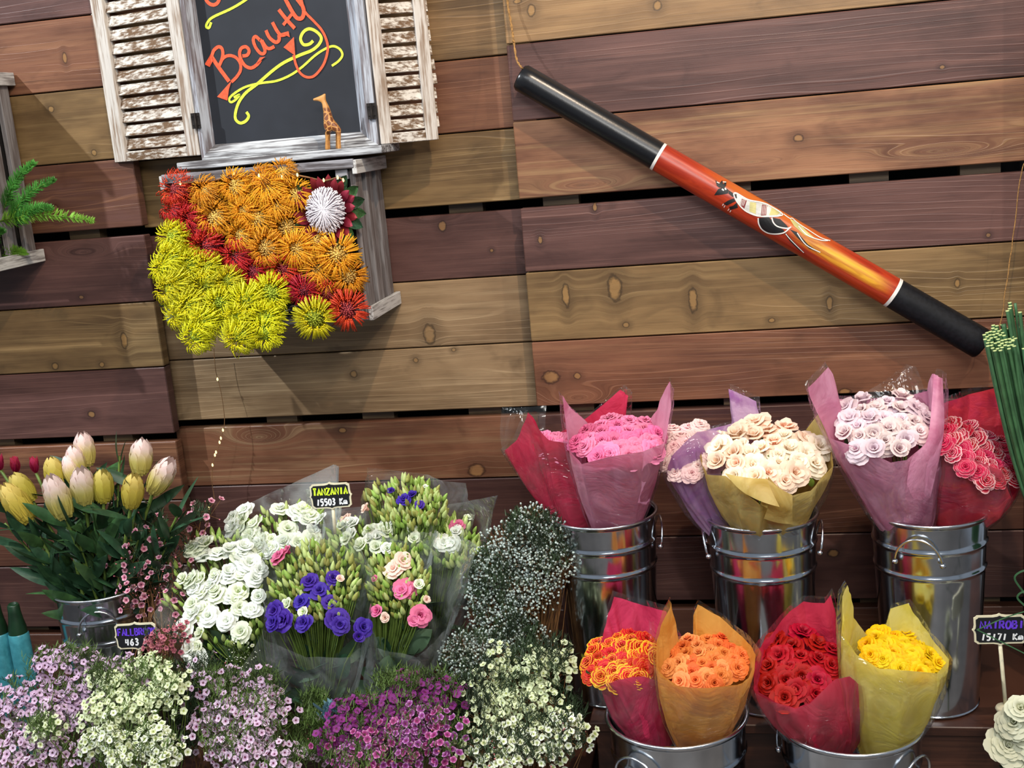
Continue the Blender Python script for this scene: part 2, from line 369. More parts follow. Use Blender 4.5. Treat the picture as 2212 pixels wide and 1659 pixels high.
wall('wall_right', -.538, .644, -.07, zR, [TAN, OLI, TAN, PURP, (RED[0], RED[2], TAN[2]), PURP, OLI, RED, (PURP_SHADED[0], PURP_SHADED[1], RED[1]), RED_SHADED, PURP_SHADED, RED_SHADED, PURP_SHADED, RED_SHADED], (-.44, -.02, .30, .55), (5, 8, 11))
mb = MB(); mb.box((-.9, .16, 1.2), (4.2, .02, 2.7)); tag(mb.obj('wall_core', M['black'], None, False), kind='structure')
bz = tag(link(bpy.data.objects.new('trim_1', None), None, (.70, -.1, 0)), kind='structure')
MB_ = MB(); MB_.box((.70, -.10, 1.2), (.10, .16, 2.6)); MB_.obj('post', stained('dark_post', lin(20, 15, 14), lin(34, 26, 24), lin(48, 38, 32), 5), bz, False)
mb = MB(); mb.box((-.9, -1.6, -.01), (6.5, 4.4, .02))
T = NT('concrete'); tc = T.n('ShaderNodeTexCoord'); c_ = T.mix(T.noise(tc.outputs['Object'], 3, 5), lin(70, 64, 60), lin(112, 104, 98)); 
tag(mb.obj('floor', T.out(T.bsdf(c_, .55)), None, False), kind='structure')

# ------------------------------------------------------------------ display steps
ZS = at(2005, 1553, -.445).z
DARK = (lin(44, 26, 20), lin(78, 46, 34), lin(104, 66, 48))
x0 = at(1272, 1556, -.478).x
st = thing('display_step', 'dark brown wooden step carrying the three tall steel buckets', 'step', (.5, -.28, 0))
board(st, x0, 1.3, ZS-.026, ZS, -.478, .41, DARK, 'top_board')
st_f = -.462
for a, b in ((ZS-.22, ZS-.028), (ZS-.41, ZS-.223), (.0, ZS-.413)):
    board(st, x0+.012, 1.28, a, b, st_f, .02, DARK, 'riser_board')
mb = MB(); mb.box((x0+.022, -.265, (ZS-.028)/2), (.018, .36, ZS-.03)); mb.obj('end_board', stained('end_stain', *DARK, 77), st, False)
sl = thing('display_step', 'low dark wooden step along the wall under the protea bucket', 'step', (-1.6, -.32, 0))
ZL = .30
board(sl, -2.75, x0-.01, ZL-.026, ZL, -.62, .53, DARK, 'top_board')
board(sl, -2.74, x0-.02, 0, ZL-.028, -.60, .02, DARK, 'riser_board')

# ------------------------------------------------------------------ metal buckets
def bucket_parts(r, h, hang):
    q = .83; B = {}
    mb = MB(); prof = [(0, 0.004), (r*q*.99, .004), (r*q, 0), (r*q+.002, .006)]
    for i in range(1, 40):
        z = h*i/40; rr = r*(q+(1-q)*z/h)
        for zc in (.735, .865):
            rr += .0032*math.exp(-((z/h-zc)/.011)**2)
        prof.append((rr, z))
    prof += [(r, h-.006), (r+.003, h-.004), (r+.004, h), (r+.001, h+.003), (r-.003, h), (r-.004, h-.01), (r*.95, h*.75), (r*q*.97, .012), (0, .012)]
    # denser ridges
    prof2 = []
    for a in range(0, 160):
        z = .006+(h-.012)*a/159; rr = r*(q+(1-q)*z/h)
        for zc in (.735, .865): rr += .0034*math.exp(-((z-h*zc)/.0042)**2)
        prof2.append((rr, z))
    pr = prof[:4]+prof2+prof[-9:]
    mb.lathe(pr, 48); B['body'] = mb.mesh('bucket_body', M['metal'])
    mb = MB(); tor = []
    for k in range(49):
        a = 2*PI*k/48; tor.append((math.cos(a)*(r+.002), math.sin(a)*(r+.002), h+.001))
    mb.tube(tor, .0042, 6, cap=False); B['rim'] = mb.mesh('bucket_rim', M['wire'])
    mb = MB(); zc = h*.83; rr = r*(q+(1-q)*zc/h)
    pts = []
    for k in range(17):
        a = PI*(k/16); pts.append((rr+.004+.030*math.sin(a)**.8*(1 if hang else .35), .050*math.cos(a), zc-.005+.058*math.sin(a)))
    mb.tube(pts, .0028, 6)
    for s_ in (-1, 1): mb.lathe([(0, .006), (.006, .004), (.007, 0), (.006, -.004), (0, -.006)], 8, (rr+.003, s_*.050, zc-.005))
    B['handle'] = mb.mesh('bucket_handle', M['wire'])
    return B
HB = at(2006, 1099, -.345).z-ZS
BK = bucket_parts(.125, HB, False)
def bucket(P, z0, yaw, label, scale=1, vis=True):
    t = thing('metal_bucket', label, 'bucket', (P.x, P.y, z0))
    inst('body', BK['body'], t, (P.x, P.y, z0), (0, 0, yaw), scale); inst('rim', BK['rim'], t, (P.x, P.y, z0), None, scale)
    for k in (0, PI): inst('handle', BK['handle'], t, (P.x, P.y, z0), (0, 0, yaw+k), scale)
    return t
def atz(px, py, Z):
    d = ray(px, py); return CAM+d*((Z-CAM.z)/d.z)
ZRIM = ZS+HB
bk1 = atz(1302, 1099, ZRIM); bk2 = atz(1643, 1100, ZRIM); bk3 = atz(2006, 1100, ZRIM)
for b in (bk1, bk2, bk3): b.y = -.345
bk1.y = -.312; bk1.x = at(1302, 1099, -.312).x; bk2.x = at(1643, 1100, -.345).x; bk3.x = at(2006, 1100, -.345).x
bucket(bk1, ZS, .25, 'tall steel bucket holding the red and pink wrapped bouquets')
bucket(bk2, ZS, 0.05, 'tall steel bucket holding the gold wrapped cream roses')
bucket(bk3, ZS, -PI/2-.32, 'tall steel bucket with front ring handle at the right end')
fb1 = at(1461, 1541, -.625); fb2 = at(1836, 1555, -.625)
zf1 = max(0.0, fb1.z-HB); zf2 = max(0.0, fb2.z-HB)
bucket(fb1, 0, -PI/2-.55, 'front steel bucket under the orange wrapped bouquet', fb1.z/HB)
bucket(fb2, 0, -PI/2+.90, 'front steel bucket under the yellow wrapped bouquet', fb2.z/HB)
lb = at(222, 1260, -.36)
bucket(lb, ZL, -PI/2+.35, 'galvanised bucket full of proteas on the left', (lb.z-ZL)/HB)

# ------------------------------------------------------------------ chalkboard window with shutters
FRN = [plain('fern_bright', lin(140, 190, 70), .55, .25, 20, transl=.35), plain('fern_mid', lin(84, 150, 62), .55, .25, 20, transl=.3)]
WHX = washed('whitewash_across', 'X', lin(214, 208, 198), lin(104, 80, 58), .52)
WHZ = washed('whitewash_upright', 'Z', lin(204, 198, 190), lin(142, 122, 104), .75, 3)
GRX = washed('greywash_across', 'X', lin(196, 200, 204), lin(92, 90, 92), .55, 5)
GRZ = washed('greywash_upright', 'Z', lin(176, 182, 192), lin(104, 96, 98), .6, 7)
CRZ = washed('crate_slat_grey', 'Z', lin(136, 132, 132), lin(100, 92, 90), .5, 9)
CRX = washed('crate_board_grey', 'X', lin(150, 150, 156), lin(84, 80, 82), .5, 11)
CRY = washed('crate_cleat_pale', 'Y', lin(206, 206, 204), lin(130, 126, 124), .8, 13)
YF = -.15; YB = -.118                              # frame front, chalk plane
fl, fr = at(414, 180, YF).x, at(800, 180, YF).x    # outer left / right of the frame
fl = (at(383, 0, YF).x+at(435, 347, YF).x)/2+.004; fr = (at(783, 0, YF).x+at(818, 313, YF).x)/2
cl = (at(420, 0, YB).x+at(466, 310, YB).x)/2; cr = (at(748, 0, YB).x+at(778, 286, YB).x)/2
cb = (at(466, 311, YB).z+at(778, 286, YB).z)/2; zl = (at(442, 342, YF).z+at(815, 316, YF).z)/2
ztop = 2.42
win = thing('shuttered_chalkboard', 'whitewashed window frame with chalkboard and two louvred shutters, lettered Beauty', 'wall sign', ((fl+fr)/2, YF, zl))
mb = MB(); mb.box(((cl+cr)/2, YB+.006, (cb+ztop)/2), (cr-cl+.02, .012, ztop-cb+.02))
cbm = plain('chalkboard_slate', lin(33, 37, 45), .6, .12, 8)
cbo = mb.obj('chalkboard', cbm, win, False, True)
def splay(name, o0, o1, i0, i1, mat):               # one mitred moulding: outer edge o0-o1 (front), inner edge i0-i1 (at the chalk)
    mb = MB(); o0, o1, i0, i1 = V(o0), V(o1), V(i0), V(i1)
    lip0 = o0+(i0-o0)*.42; lip1 = o1+(i1-o1)*.42; lip0.y = lip1.y = YF
    bk = V((0, -.062-o0.y, 0))
    P = [o0, o1, lip1, lip0, i1, i0, o0+bk, o1+bk, V((i1.x, -.062, i1.z)), V((i0.x, -.062, i0.z))]
    mb.add(P, [(0, 1, 2, 3), (3, 2, 4, 5), (1, 0, 6, 7), (5, 4, 8, 9), (0, 3, 5, 9, 6), (2, 1, 7, 8, 4), (6, 9, 8, 7)])
    return mb.obj(name, mat, win, False, True)
splay('frame_stile', (fl, YF, zl), (fl, YF, ztop+.05), (cl, YB, cb), (cl, YB, ztop), GRZ)
splay('frame_stile', (fr, YF, ztop+.05), (fr, YF, zl), (cr, YB, ztop), (cr, YB, cb), GRZ)
splay('frame_rail', (fr, YF, zl), (fl, YF, zl), (cr, YB, cb), (cl, YB, cb), GRX)
mb = MB(); lx0 = at(386, 368, -.21).x; lx1 = at(828, 330, -.21).x; lz = zl-.001; lzb = at(600, 350, -.21).z
mb.box(((lx0+lx1)/2, -.062-.078, (lz+lzb)/2), (lx1-lx0, .156, lz-lzb), bev=.002); mb.obj('sill', GRX, win, False, True)
# louvred shutters: hinge edge on the frame, outer edge swung forward
def shutter(hx, wdt, ang, side, nm):
    zb = at(402, 338, -.13).z if side < 0 else at(815, 313, -.13).z
    root = MB(); H0 = V((hx, YF+.012, zb)); R = Matrix.Rotation(ang if side > 0 else -ang, 3, 'Z')
    ex = R @ V((side, 0, 0)); ey = R @ V((0, 1, 0))
    def P(a, b, z): return H0+ex*a+ey*b+V((0, 0, z))
    Rm = R
    sw = .040 if side < 0 else .030; th = .022; hgt = ztop+.03-zb
    mb = MB(); mb.box(P(sw/2, 0, hgt/2), (sw, th, hgt), Rm, bev=.002)
    sh = mb.obj('shutter', WHZ, win, False, True)
    def sub(n, a, z, size, mat, rx=0.0):
        m2 = MB(); m2.box(P(a, 0, z), size, Rm @ Matrix.Rotation(rx, 3, 'X'), bev=.0012); return m2.obj(n, mat, sh, False, True)
    sub('stile', wdt-sw/2, hgt/2, (sw, th, hgt), WHZ)
    sub('bottom_rail', wdt/2, .0125, (wdt-2*sw, th*.8, .025), WHX)
    pitch = .0342; z = .043; k = 0
    while z < hgt-.02:
        ex_ = .016
        m2 = MB(); a0 = sw*.7; a1 = wdt+ex_*random.uniform(.6, 1.0)
        m2.box(P((a0+a1)/2-.004, .004, z), (a1-a0-.0, .0055, .0272), Rm @ Matrix.Rotation(-.30, 3, 'X'), bev=.0008)
        m2.obj('slat', WHX, sh, False, True); z += pitch; k += 1
    return sh
shutter(fl-.003, .287, .28, -1, 'l'); shutter(fr+.002, .143, .42, 1, 'r')
hm = plain('dark_iron', lin(48, 44, 42), .5, .3, 60, .6)
for hx, hy, px in ((423, 261, 0), (803, 240, 0)):
    mb = MB(); P = at(hx, hy, YF-.004); mb.box(P, (.022, .004, .038)); 
    mb.tube([P+V((0, -.004, -.019)), P+V((0, -.004, .019))], .003, 6)
    for dx in (-.007, .007):
        for dz in (-.011, .011): mb.lathe([(0, .0015), (.002, 0)], 6, P+V((dx, -.003, dz)))
    mb.obj('hinge', hm, win, False, True)
# chalk lettering (on the board's own plane)
def cp(a, b): return at(400+a/3.95, b/3.95, YB-.0008)
OR = plain('chalk_orange', lin(232, 92, 58), .85, .15, 150); YL = plain('chalk_yellow', lin(208, 226, 70), .85, .15, 150)
STK = [0.0]
def stroke(mb, pts, wpx):
    STK[0] += .00012; P = [q-V((0, STK[0], 0)) for q in smooth_path([cp(*p) for p in pts], 6)]; mb.ribbon(P, wpx/3.95*mpp(P[0]), (0, -1, 0))
def tri(mb, pts): STK[0] += .00012; mb.add([cp(*p)-V((0, STK[0], 0)) for p in pts], [tuple(range(len(pts)))])
mb = MB()
for p, w_ in (([(222, 478), (290, 580), (375, 695)], 34), ([(180, 552), (225, 478), (245, 430), (282, 400), (312, 412), (322, 455), (312, 510), (290, 562)], 28),
    ([(290, 562), (322, 500), (372, 474), (432, 490), (470, 540), (472, 600), (440, 655), (395, 700)], 26),
    ([(488, 478), (530, 470), (546, 432), (520, 400), (482, 410), (465, 450), (476, 505), (512, 560), (562, 580), (612, 552), (645, 510)], 28),
    ([(640, 345), (602, 312), (582, 340), (600, 400), (638, 450), (668, 458), (682, 430), (660, 370), (640, 335)], 28), ([(655, 345), (690, 400), (722, 415), (762, 396)], 28),
    ([(690, 258), (720, 320), (772, 360), (802, 342), (800, 300)], 30), ([(745, 190), (788, 268), (822, 300), (880, 285)], 30),
    ([(800, 82), (868, 168), (936, 242)], 32), ([(838, 214), (910, 122)], 26), ([(868, 14), (920, 108), (960, 156), (1000, 150), (1014, 90), (985, 10)], 34),
    ([(960, 0), (1000, 52), (1030, 110), (1100, 182), (1170, 262), (1212, 360), (1216, 440), (1182, 550), (1112, 640), (1050, 660), (990, 630), (950, 560), (926, 470)], 22),
    ([(840, -40), (868, 14)], 34)):
    stroke(mb, p, w_)
tri(mb, [(398, 688), (275, 826), (362, 858), (376, 760)]); tri(mb, [(172, 552), (224, 478), (238, 520), (212, 572)]); tri(mb, [(605, 545), (640, 490), (686, 484), (640, 522)])
tri(mb, [(822, 284), (884, 266), (896, 318)]); tri(mb, [(930, 316), (842, 404), (942, 476)]); tri(mb, [(944, 0), (1000, -20), (1028, 96), (990, 60)])
STK[0] = 0
mb.obj('orange_lettering', OR, cbo, False)
mb = MB(); stroke(mb, [(160, -60), (180, 0), (212, 34), (252, 40), (285, 10), (300, -60)], 30); mb.obj('orange_lettering', OR, cbo, False)
mb = MB()
for p, w_ in (([(560, -40), (515, 0), (400, 70), (240, 145), (192, 190), (180, 228), (204, 236), (222, 190)], 22),
    ([(1092, 348), (1060, 376), (1010, 380), (985, 330), (1010, 272), (1060, 246), (1120, 270), (1162, 322), (1140, 380), (1080, 430), (980, 470), (850, 530), (750, 600), (620, 712), (520, 790), (460, 870), (430, 960), (432, 1020), (472, 1050), (520, 1030), (542, 990), (522, 955)], 26),
    ([(1252, 562), (1310, 520), (1342, 470), (1320, 420), (1260, 394), (1180, 425), (1100, 480), (1000, 570), (900, 640), (780, 690), (640, 710), (520, 740), (430, 790), (378, 840), (390, 872), (432, 850), (464, 808), (415, 832)], 20)):
    stroke(mb, p, w_)
mb.obj('yellow_flourish', YL, cbo, False)

# ------------------------------------------------------------------ giraffe figurine on the sill
def giraffe():
    gy = -.185
    def g(a, b, y=0): return at(400+a/3.95, b/3.95, gy+y)
    pts = [(1240, 1070, 0, 19), (1222, 1020, 0, 17), (1212, 950, 0, 13), (1196, 900, 0, 11), (1185, 868, 0, 9), (1170, 838, 0, 11), (1130, 845, 0, 9), (1092, 852, 0, 5),
           (1290, 1080, 0, 17), (1210, 1120, -.008, 9), (1210, 1200, -.008, 7), (1208, 1284, -.008, 8), (1312, 1120, -.008, 9), (1312, 1200, -.008, 7), (1316, 1279, -.008, 8),
           (1222, 1120, .010, 9), (1222, 1200, .010, 7), (1222, 1281, .010, 8), (1302, 1120, .010, 9), (1300, 1200, .010, 7), (1302, 1277, .010, 8), (1196, 800, 0, 3), (1325, 1105, 0, 4)]
    ed = [(0, 1), (1, 2), (2, 3), (3, 4), (4, 5), (5, 6), (6, 7), (0, 8), (0, 9), (9, 10), (10, 11), (8, 12), (12, 13), (13, 14), (0, 15), (15, 16), (16, 17), (8, 18), (18, 19), (19, 20), (5, 21), (8, 22)]
    base = g(1260, 1284); W = [g(a, b, y)-base for a, b, y, r in pts]
    me = bpy.data.meshes.new('giraffe_body'); me.from_pydata([tuple(p) for p in W], ed, [])
    T = NT('carved_giraffe'); tc = T.n('ShaderNodeTexCoord'); vo = T.n('ShaderNodeTexVoronoi', feature='DISTANCE_TO_EDGE'); vo.inputs['Scale'].default_value = 80; T.l(tc, 'Object', vo, 'Vector')
    sx = T.n('ShaderNodeSeparateXYZ'); T.l(tc, 'Object', sx, 0)
    f = T.ramp(vo.outputs[0], .05, .12); up = T.ramp(sx.outputs[2], .030, .046); hd = T.math('SUBTRACT', 1, T.ramp(sx.outputs[2], .098, .106))
    c = T.mix(T.math('MULTIPLY', T.math('MULTIPLY', f, T.math('MULTIPLY_ADD', up, .75, .25)), hd), lin(196, 140, 74), lin(118, 66, 34))
    me.materials.append(T.out(T.bsdf(c, .45)))
    o = bpy.data.objects.new('giraffe_figurine', me); o.location = base; COL.objects.link(o)
    mo = o.modifiers.new('skin', 'SKIN'); k = mpp(base)/3.95
    for i, q in enumerate(me.skin_vertices[0].data):
        r = pts[i][3]*k*(3.0 if pts[i][3] > 10 else 2.3); q.radius = (r, r*.85); q.use_root = i == 0
    sb = o.modifiers.new('sub', 'SUBSURF'); sb.levels = 2; sb.render_levels = 2
    tag(o, 'small carved wooden giraffe standing on the chalkboard sill', 'figurine')
try: 
    me_ = bpy.data.meshes
    def _mk():
        giraffe()
    _mk()
except Exception as ex: print('giraffe', ex)

# ------------------------------------------------------------------ crates
def crate(label, xl, xr, zt, zb, yb, yf, nsl=3):
    t = thing('wooden_crate', label, 'crate', ((xl+xr)/2, (yb+yf)/2, zb)); th = .014; d = yb-yf
    def bx(n, c, sz, mat): 
        mb = MB(); mb.box(c, sz, bev=.0012); return mb.obj(n, mat, t, False, True)
    nb = 3; wd = d/nb
    for i in range(nb):
        y = yf+wd*(i+.5)
        bx('top_slat', ((xl+xr)/2, y, zt-th/2), (xr-xl, wd-.012, th), CRX); bx('bottom_slat', ((xl+xr)/2, y, zb+th/2), (xr-xl, wd-.012, th), CRX)
    for s_, x in ((-1, xl), (1, xr)):
        for i in range(nb):
            y = yf+wd*(i+.5); bx('side_slat', (x-s_*th*.5, y, (zt+zb)/2), (th, wd-.036, zt-zb-.002), CRZ)
        bx('shade_sheet', (x-s_*.019, (yb+yf)/2+.01, (zt+zb)/2), (.004, d-.03, zt-zb-.04), M['black'])  # added dark sheet, stands in for the shade inside the crate
        for zc, h in ((zt-.0165, .033), (zb+.0165, .033)):
            bx('cleat', (x+s_*.006, (yb+yf)/2, zc), (.012, d, h), CRY)
        for zc in (zt-.03, zb+.03):
            bx('corner_block', (x-s_*.030, yf+.018, zc), (.03, .022, .028), CRX)
    bx('front_rail', ((xl+xr)/2, yf+.004, zt-.008), (xr-xl+.01, .010, .022), CRX)
    bx('back_panel', ((xl+xr)/2, yb-.005, (zt+zb)/2), (xr-xl-.03, .008, zt-zb-.03), M['black'])
    return t
CF = -.255
cxl = at(352, 378, CF).x; cxr = at(769, 350, CF).x; czt = (at(348, 379, CF).z+at(767, 347, CF).z)/2; czb = at(806, 692, CF).z
crate('grey slatted crate overflowing with red, orange and yellow pincushion flowers', cxl, cxr-.012, czt, czb, -.004, CF)
c2r = at(100, 562, -.062).x; c2t = at(31, 157, -.062).z; c2b = at(104, 563, -.062).z
crate('grey slatted crate with green ferns at the left edge', c2r-.50, c2r-.012, c2t, c2b, -.064, -.064-.235)
for i, (px, py, qx, qy, L) in enumerate(((30, 450, 75, 352, 0), (40, 470, 118, 388, 0), (10, 468, 205, 478, 0), (50, 478, 112, 450, 0), (15, 560, 55, 548, 0), (0, 540, 8, 500, 0))):
    a = at(px-25, py+12, -.20); b = at(qx, qy, -.24 if i != 4 else -.17); mid = (a+b)/2+V((0, -.01, .018))
    P = smooth_path([a, mid, b], 12); mb = MB(); mb.tube(P, [.0014]*len(P), 4)
    st_o = thing('fern_frond', ['short upright fern tip poking from the left crate', 'raised feathery fern frond beside the left crate slats', 'longest bright fern frond reaching right across the wall boards',
        'darker fern frond just above the longest one', 'small fern tuft low between the crate slats', 'fern tip at the far left edge of the crate'][i], 'fern', P[0], 'ferns in the left crate')
    mb.obj('stem', M['leafb'], st_o)
    mb = MB(); n = len(P)*14; dirn = (b-a).normalized(); up = V((0, 0, 1)); sd = dirn.cross(V((0, 1, 0))).normalized()
    for k in range(n):
        t_ = .15+.85*k/n; q = P[min(len(P)-1, int(t_*(len(P)-1)))]+dirn*random.uniform(-.004, .004)
        ln = .027*(1-t_)**.6+.008; an = random.uniform(0, 2*PI)
        dd = (sd*math.cos(an)+V((0, 1, 0))*math.sin(an)*.7+dirn*.7+V((0, 0, .25))).normalized()*ln
        w_ = dd.cross(V((.3, 1, .2))).normalized()*.0014
        mb.add([q-w_, q+w_, q+dd*.6+w_*.9, q+dd, q+dd*.6-w_*.9], [(0, 1, 2, 3, 4)])
    tag(mb.obj('leaflets', FRN[0] if i in (2, 4) else FRN[1], st_o), kind='stuff')

# ------------------------------------------------------------------ didgeridoo
dA = at(1124, 166, -.114); dB = at(2122, 744, -.136); ax = (dB-dA).normalized(); dl = (dB-dA).length; dr = .0355
gx = V((0, 0, 1)).cross(ax).normalized()            # sideways from the axis, towards the room or the wall
fwd_ = -V((0, 1, 0)); fwd_ = (fwd_-ax*fwd_.dot(ax)).normalized(); upp = ax.cross(fwd_)
if upp.z < 0: upp = -upp
def dp(s_, t_, extra=0.0):                           # s along the axis, t across (screen up), on the front of the tube
    r = dr*(.93+.10*s_/dl)+extra; t_ = max(-.99, min(.99, t_/r)); a = math.asin(t_)
    return dA+ax*s_+upp*(math.sin(a)*r)+fwd_*(math.cos(a)*r)
dg = thing('didgeridoo', 'long painted wooden didgeridoo with black ends hung diagonally on the wall', 'didgeridoo', dA)
def seg(name, s0, s1, mat, extra=0.0, caps=(False, False)):
    mb = MB(); n = 40; k = max(2, int((s1-s0)/.03)+2); rows = []
    for i in range(k):
        s_ = s0+(s1-s0)*i/(k-1); rows.append((s_, dr*(.93+.10*s_/dl)+extra))
    if caps[0]: rows = [(s0+.05, .026), (s0+.002, .026), (s0-.001, .029), (s0+.001, dr*.93-.003)]+[(s0+.005, dr*.93)]+rows[1:]
    if caps[1]: rows = rows[:-1]+[(s1-.004, rows[-1][1]), (s1, rows[-1][1]-.003), (s1, .026), (s1-.05, .026)]
    vs = []; fs = []
    for s_, r in rows:
        for j in range(n):
            a = 2*PI*j/n; vs.append(dA+ax*s_+(upp*math.sin(a)+fwd_*math.cos(a))*r-dA)
    for i in range(len(rows)-1):
        for j in range(n): fs.append((i*n+j, i*n+(j+1) % n, (i+1)*n+(j+1) % n, (i+1)*n+j))
    mb.add(vs, fs); return inst(name, mb.mesh(name, mat), dg, dA)
T = NT('black_lacquer'); tc = T.n('ShaderNodeTexCoord'); nz = T.noise(tc.outputs['Object'], 220, 3)
BLK = T.out(T.bsdf(T.mix(nz, lin(10, 11, 13), lin(22, 23, 27)), .28, 0, .5, nz, .12, .001))
BLK2 = plain('black_matt', lin(20, 21, 25), .5, .25, 120, spec=.25)
T = NT('red_ochre_paint'); tc = T.n('ShaderNodeTexCoord'); m = T.n('ShaderNodeMapping'); T.l(tc, 'Object', m, 'Vector')
rotm = Matrix((ax, upp, fwd_)).to_euler(); m.vector_type = 'POINT'; m.inputs['Rotation'].default_value = rotm
sx = T.n('ShaderNodeSeparateXYZ'); T.t.links.new(m.outputs[0], sx.inputs[0])
m3 = T.n('ShaderNodeMapping'); T.t.links.new(m.outputs[0], m3.inputs['Vector']); m3.inputs['Scale'].default_value = (7, 70, 70)
st1 = T.noise(m3.outputs[0], 1, 4, .6, .6)
def dsx(px, py): return (at(px, py, -.17)-dA).dot(ax)
red0 = T.mix(T.ramp(st1, .3, .75), lin(140, 36, 18), lin(186, 62, 26))
s1_, s2_ = dsx(1560, 400), dsx(1900, 620)
topmask = T.math('MULTIPLY', T.ramp(sx.outputs[1], .004, .028), T.math('MULTIPLY', T.ramp(sx.outputs[0], dsx(1480, 370), dsx(1600, 440)), T.math('SUBTRACT', 1, T.ramp(sx.outputs[0], dsx(1700, 500), dsx(1850, 580)))))
c = T.mix(T.math('MULTIPLY', topmask, .7), red0, lin(206, 112, 36))
ymask = T.math('MULTIPLY', T.math('MULTIPLY', T.ramp(sx.outputs[0], dsx(1690, 480), dsx(1800, 555)), T.math('SUBTRACT', 1, T.ramp(sx.outputs[0], dsx(1870, 600), dsx(1930, 640)))),
               T.math('SUBTRACT', 1, T.ramp(T.math('ABSOLUTE', T.math('SUBTRACT', sx.outputs[1], .006)), .006, .020)))
c = T.mix(T.math('MULTIPLY', ymask, T.ramp(st1, .25, .6)), c, lin(224, 172, 44))
OCH = T.out(T.bsdf(c, .33, 0, .5, st1, .08, .001))
sr1 = dsx(1419, 340); sr2 = dsx(1930, 640)
seg('upper_tube', 0, sr1, BLK, 0, (True, False)); seg('painted_tube', sr1, sr2, OCH); seg('lower_tube', sr2, dl, BLK2, 0, (False, True))
WP = plain('white_paint', lin(225, 222, 215), .5, .06, 80)
seg('white_ring', sr1-.0035, sr1+.0035, WP, .0006); seg('white_ring', sr2-.0040, sr2+.0040, WP, .0006)
# painted animal: polygons given in tube coordinates
def dpx(px, py):
    d = ray(px, py); o = CAM; n_ = fwd_; k = ((dA+fwd_*dr-o).dot(n_))/d.dot(n_); p = o+d*k-dA
    return p.dot(ax), p.dot(upp)
PM = [plain('paint_black', lin(22, 22, 24), .5), WP, plain('paint_ochre', lin(190, 182, 120), .5), plain('paint_maroon', lin(120, 40, 40), .5), plain('paint_grey', lin(196, 196, 190), .5)]
amb = MB()
def kp(a, b): return (1500+a/3.107, 360+b/3.107)
def apoly(pts, m, lift=.0006):
    bm = bmesh.new(); vs = [bm.verts.new((*dpx(*kp(*p)), 0)) for p in pts]; bm.faces.new(vs)
    bmesh.ops.triangulate(bm, faces=bm.faces[:])
    bmesh.ops.subdivide_edges(bm, edges=bm.edges[:], cuts=3, use_grid_fill=True); bmesh.ops.triangulate(bm, faces=bm.faces[:])
    bm.verts.index_update(); amb.add([dp(q.co.x, q.co.y, lift) for q in bm.verts], [[q.index for q in f.verts] for f in bm.faces], m); bm.free()
def aline(pts, wpx, m, lift=.0012):
    P = smooth_path([V((*dpx(*kp(*p)), 0)) for p in pts], 5); wd = wpx/3.107*mpp(dA); k = len(P); vs = []
    for i in range(k):
        d = (P[min(i+1, k-1)]-P[max(i-1, 0)]).normalized(); sd = V((-d.y, d.x, 0))*wd/2
        for q in (P[i]-sd, P[i]+sd): vs.append(dp(q.x, q.y, lift))
    amb.add(vs, [(2*i, 2*i+1, 2*i+3, 2*i+2) for i in range(k-1)], m)
apoly([(132, 192), (160, 150), (200, 135), (232, 160), (225, 180), (180, 188)], 0); apoly([(150, 128), (140, 92), (168, 112), (186, 92), (192, 118), (215, 100), (212, 130), (200, 140), (165, 140)], 0)
aline([(185, 150), (198, 160)], 9, 1, .0014); aline([(205, 143), (212, 156)], 9, 1, .0014); aline([(150, 104), (168, 112)], 5, 1); aline([(190, 104), (212, 106)], 5, 1)
apoly([(232, 160), (270, 185), (258, 205), (228, 180)], 0)
apoly([(262, 182), (282, 178), (360, 222), (440, 240), (500, 262), (590, 318), (570, 332), (500, 335), (420, 330), (340, 295), (285, 235)], 4)
apoly([(318, 215), (352, 228), (335, 282), (306, 258)], 3, .0009); apoly([(455, 256), (486, 262), (482, 326), (446, 328)], 3, .0009); apoly([(372, 238), (415, 244), (412, 318), (370, 300)], 2, .0009)
apoly([(520, 275), (575, 312), (556, 326), (502, 326)], 2, .0009); apoly([(262, 188), (282, 184), (286, 212), (272, 212)], 0, .0009)
for x in (322, 332, 342): aline([(x, 222), (x-14, 262)], 3, 1, .0012)
for x in (462, 472, 482): aline([(x, 262), (x-8, 322)], 3, 1, .0012)
aline([(262, 182), (282, 178), (360, 222), (440, 240), (500, 262), (590, 318), (570, 332), (500, 335), (420, 330), (340, 295), (285, 235), (262, 182)], 7, 1)
apoly([(265, 212), (275, 232), (215, 262), (195, 248), (225, 228)], 0); apoly([(285, 240), (292, 275), (240, 292), (232, 272), (260, 262)], 0)
for p in ((195, 250), (205, 262), (232, 284), (245, 294)): aline([p, (p[0]-8, p[1]+14)], 5, 1)
apoly([(428, 345), (500, 338), (520, 360), (545, 395), (600, 425), (605, 445), (560, 452), (500, 452), (455, 425), (432, 385)], 0)
apoly([(520, 342), (575, 352), (618, 392), (632, 412), (590, 412), (545, 390)], 0, .0009)
aline([(428, 345), (432, 385), (455, 425), (500, 450), (560, 452), (606, 440), (640, 410)], 8, 1); aline([(520, 342), (530, 375), (560, 402), (620, 414), (650, 405)], 8, 1)
apoly([(600, 440), (620, 452), (690, 530), (740, 585), (700, 560), (640, 500)], 0); aline([(612, 450), (650, 495), (735, 580)], 5, 1)
apoly([(640, 420), (690, 440), (760, 520), (845, 578), (770, 550), (700, 485)], 0); aline([(690, 445), (750, 525), (845, 575)], 6, 1)
aline([(600, 322), (640, 350), (660, 352), (700, 385), (770, 430), (850, 480), (915, 502)], 5, 1); apoly([(640, 352), (700, 380), (760, 440), (820, 490), (740, 460), (670, 400)], 2); aline([(700, 400), (760, 462), (850, 495), (900, 500)], 6, 1)
amb.obj('painted_animal', PM, dg, False)
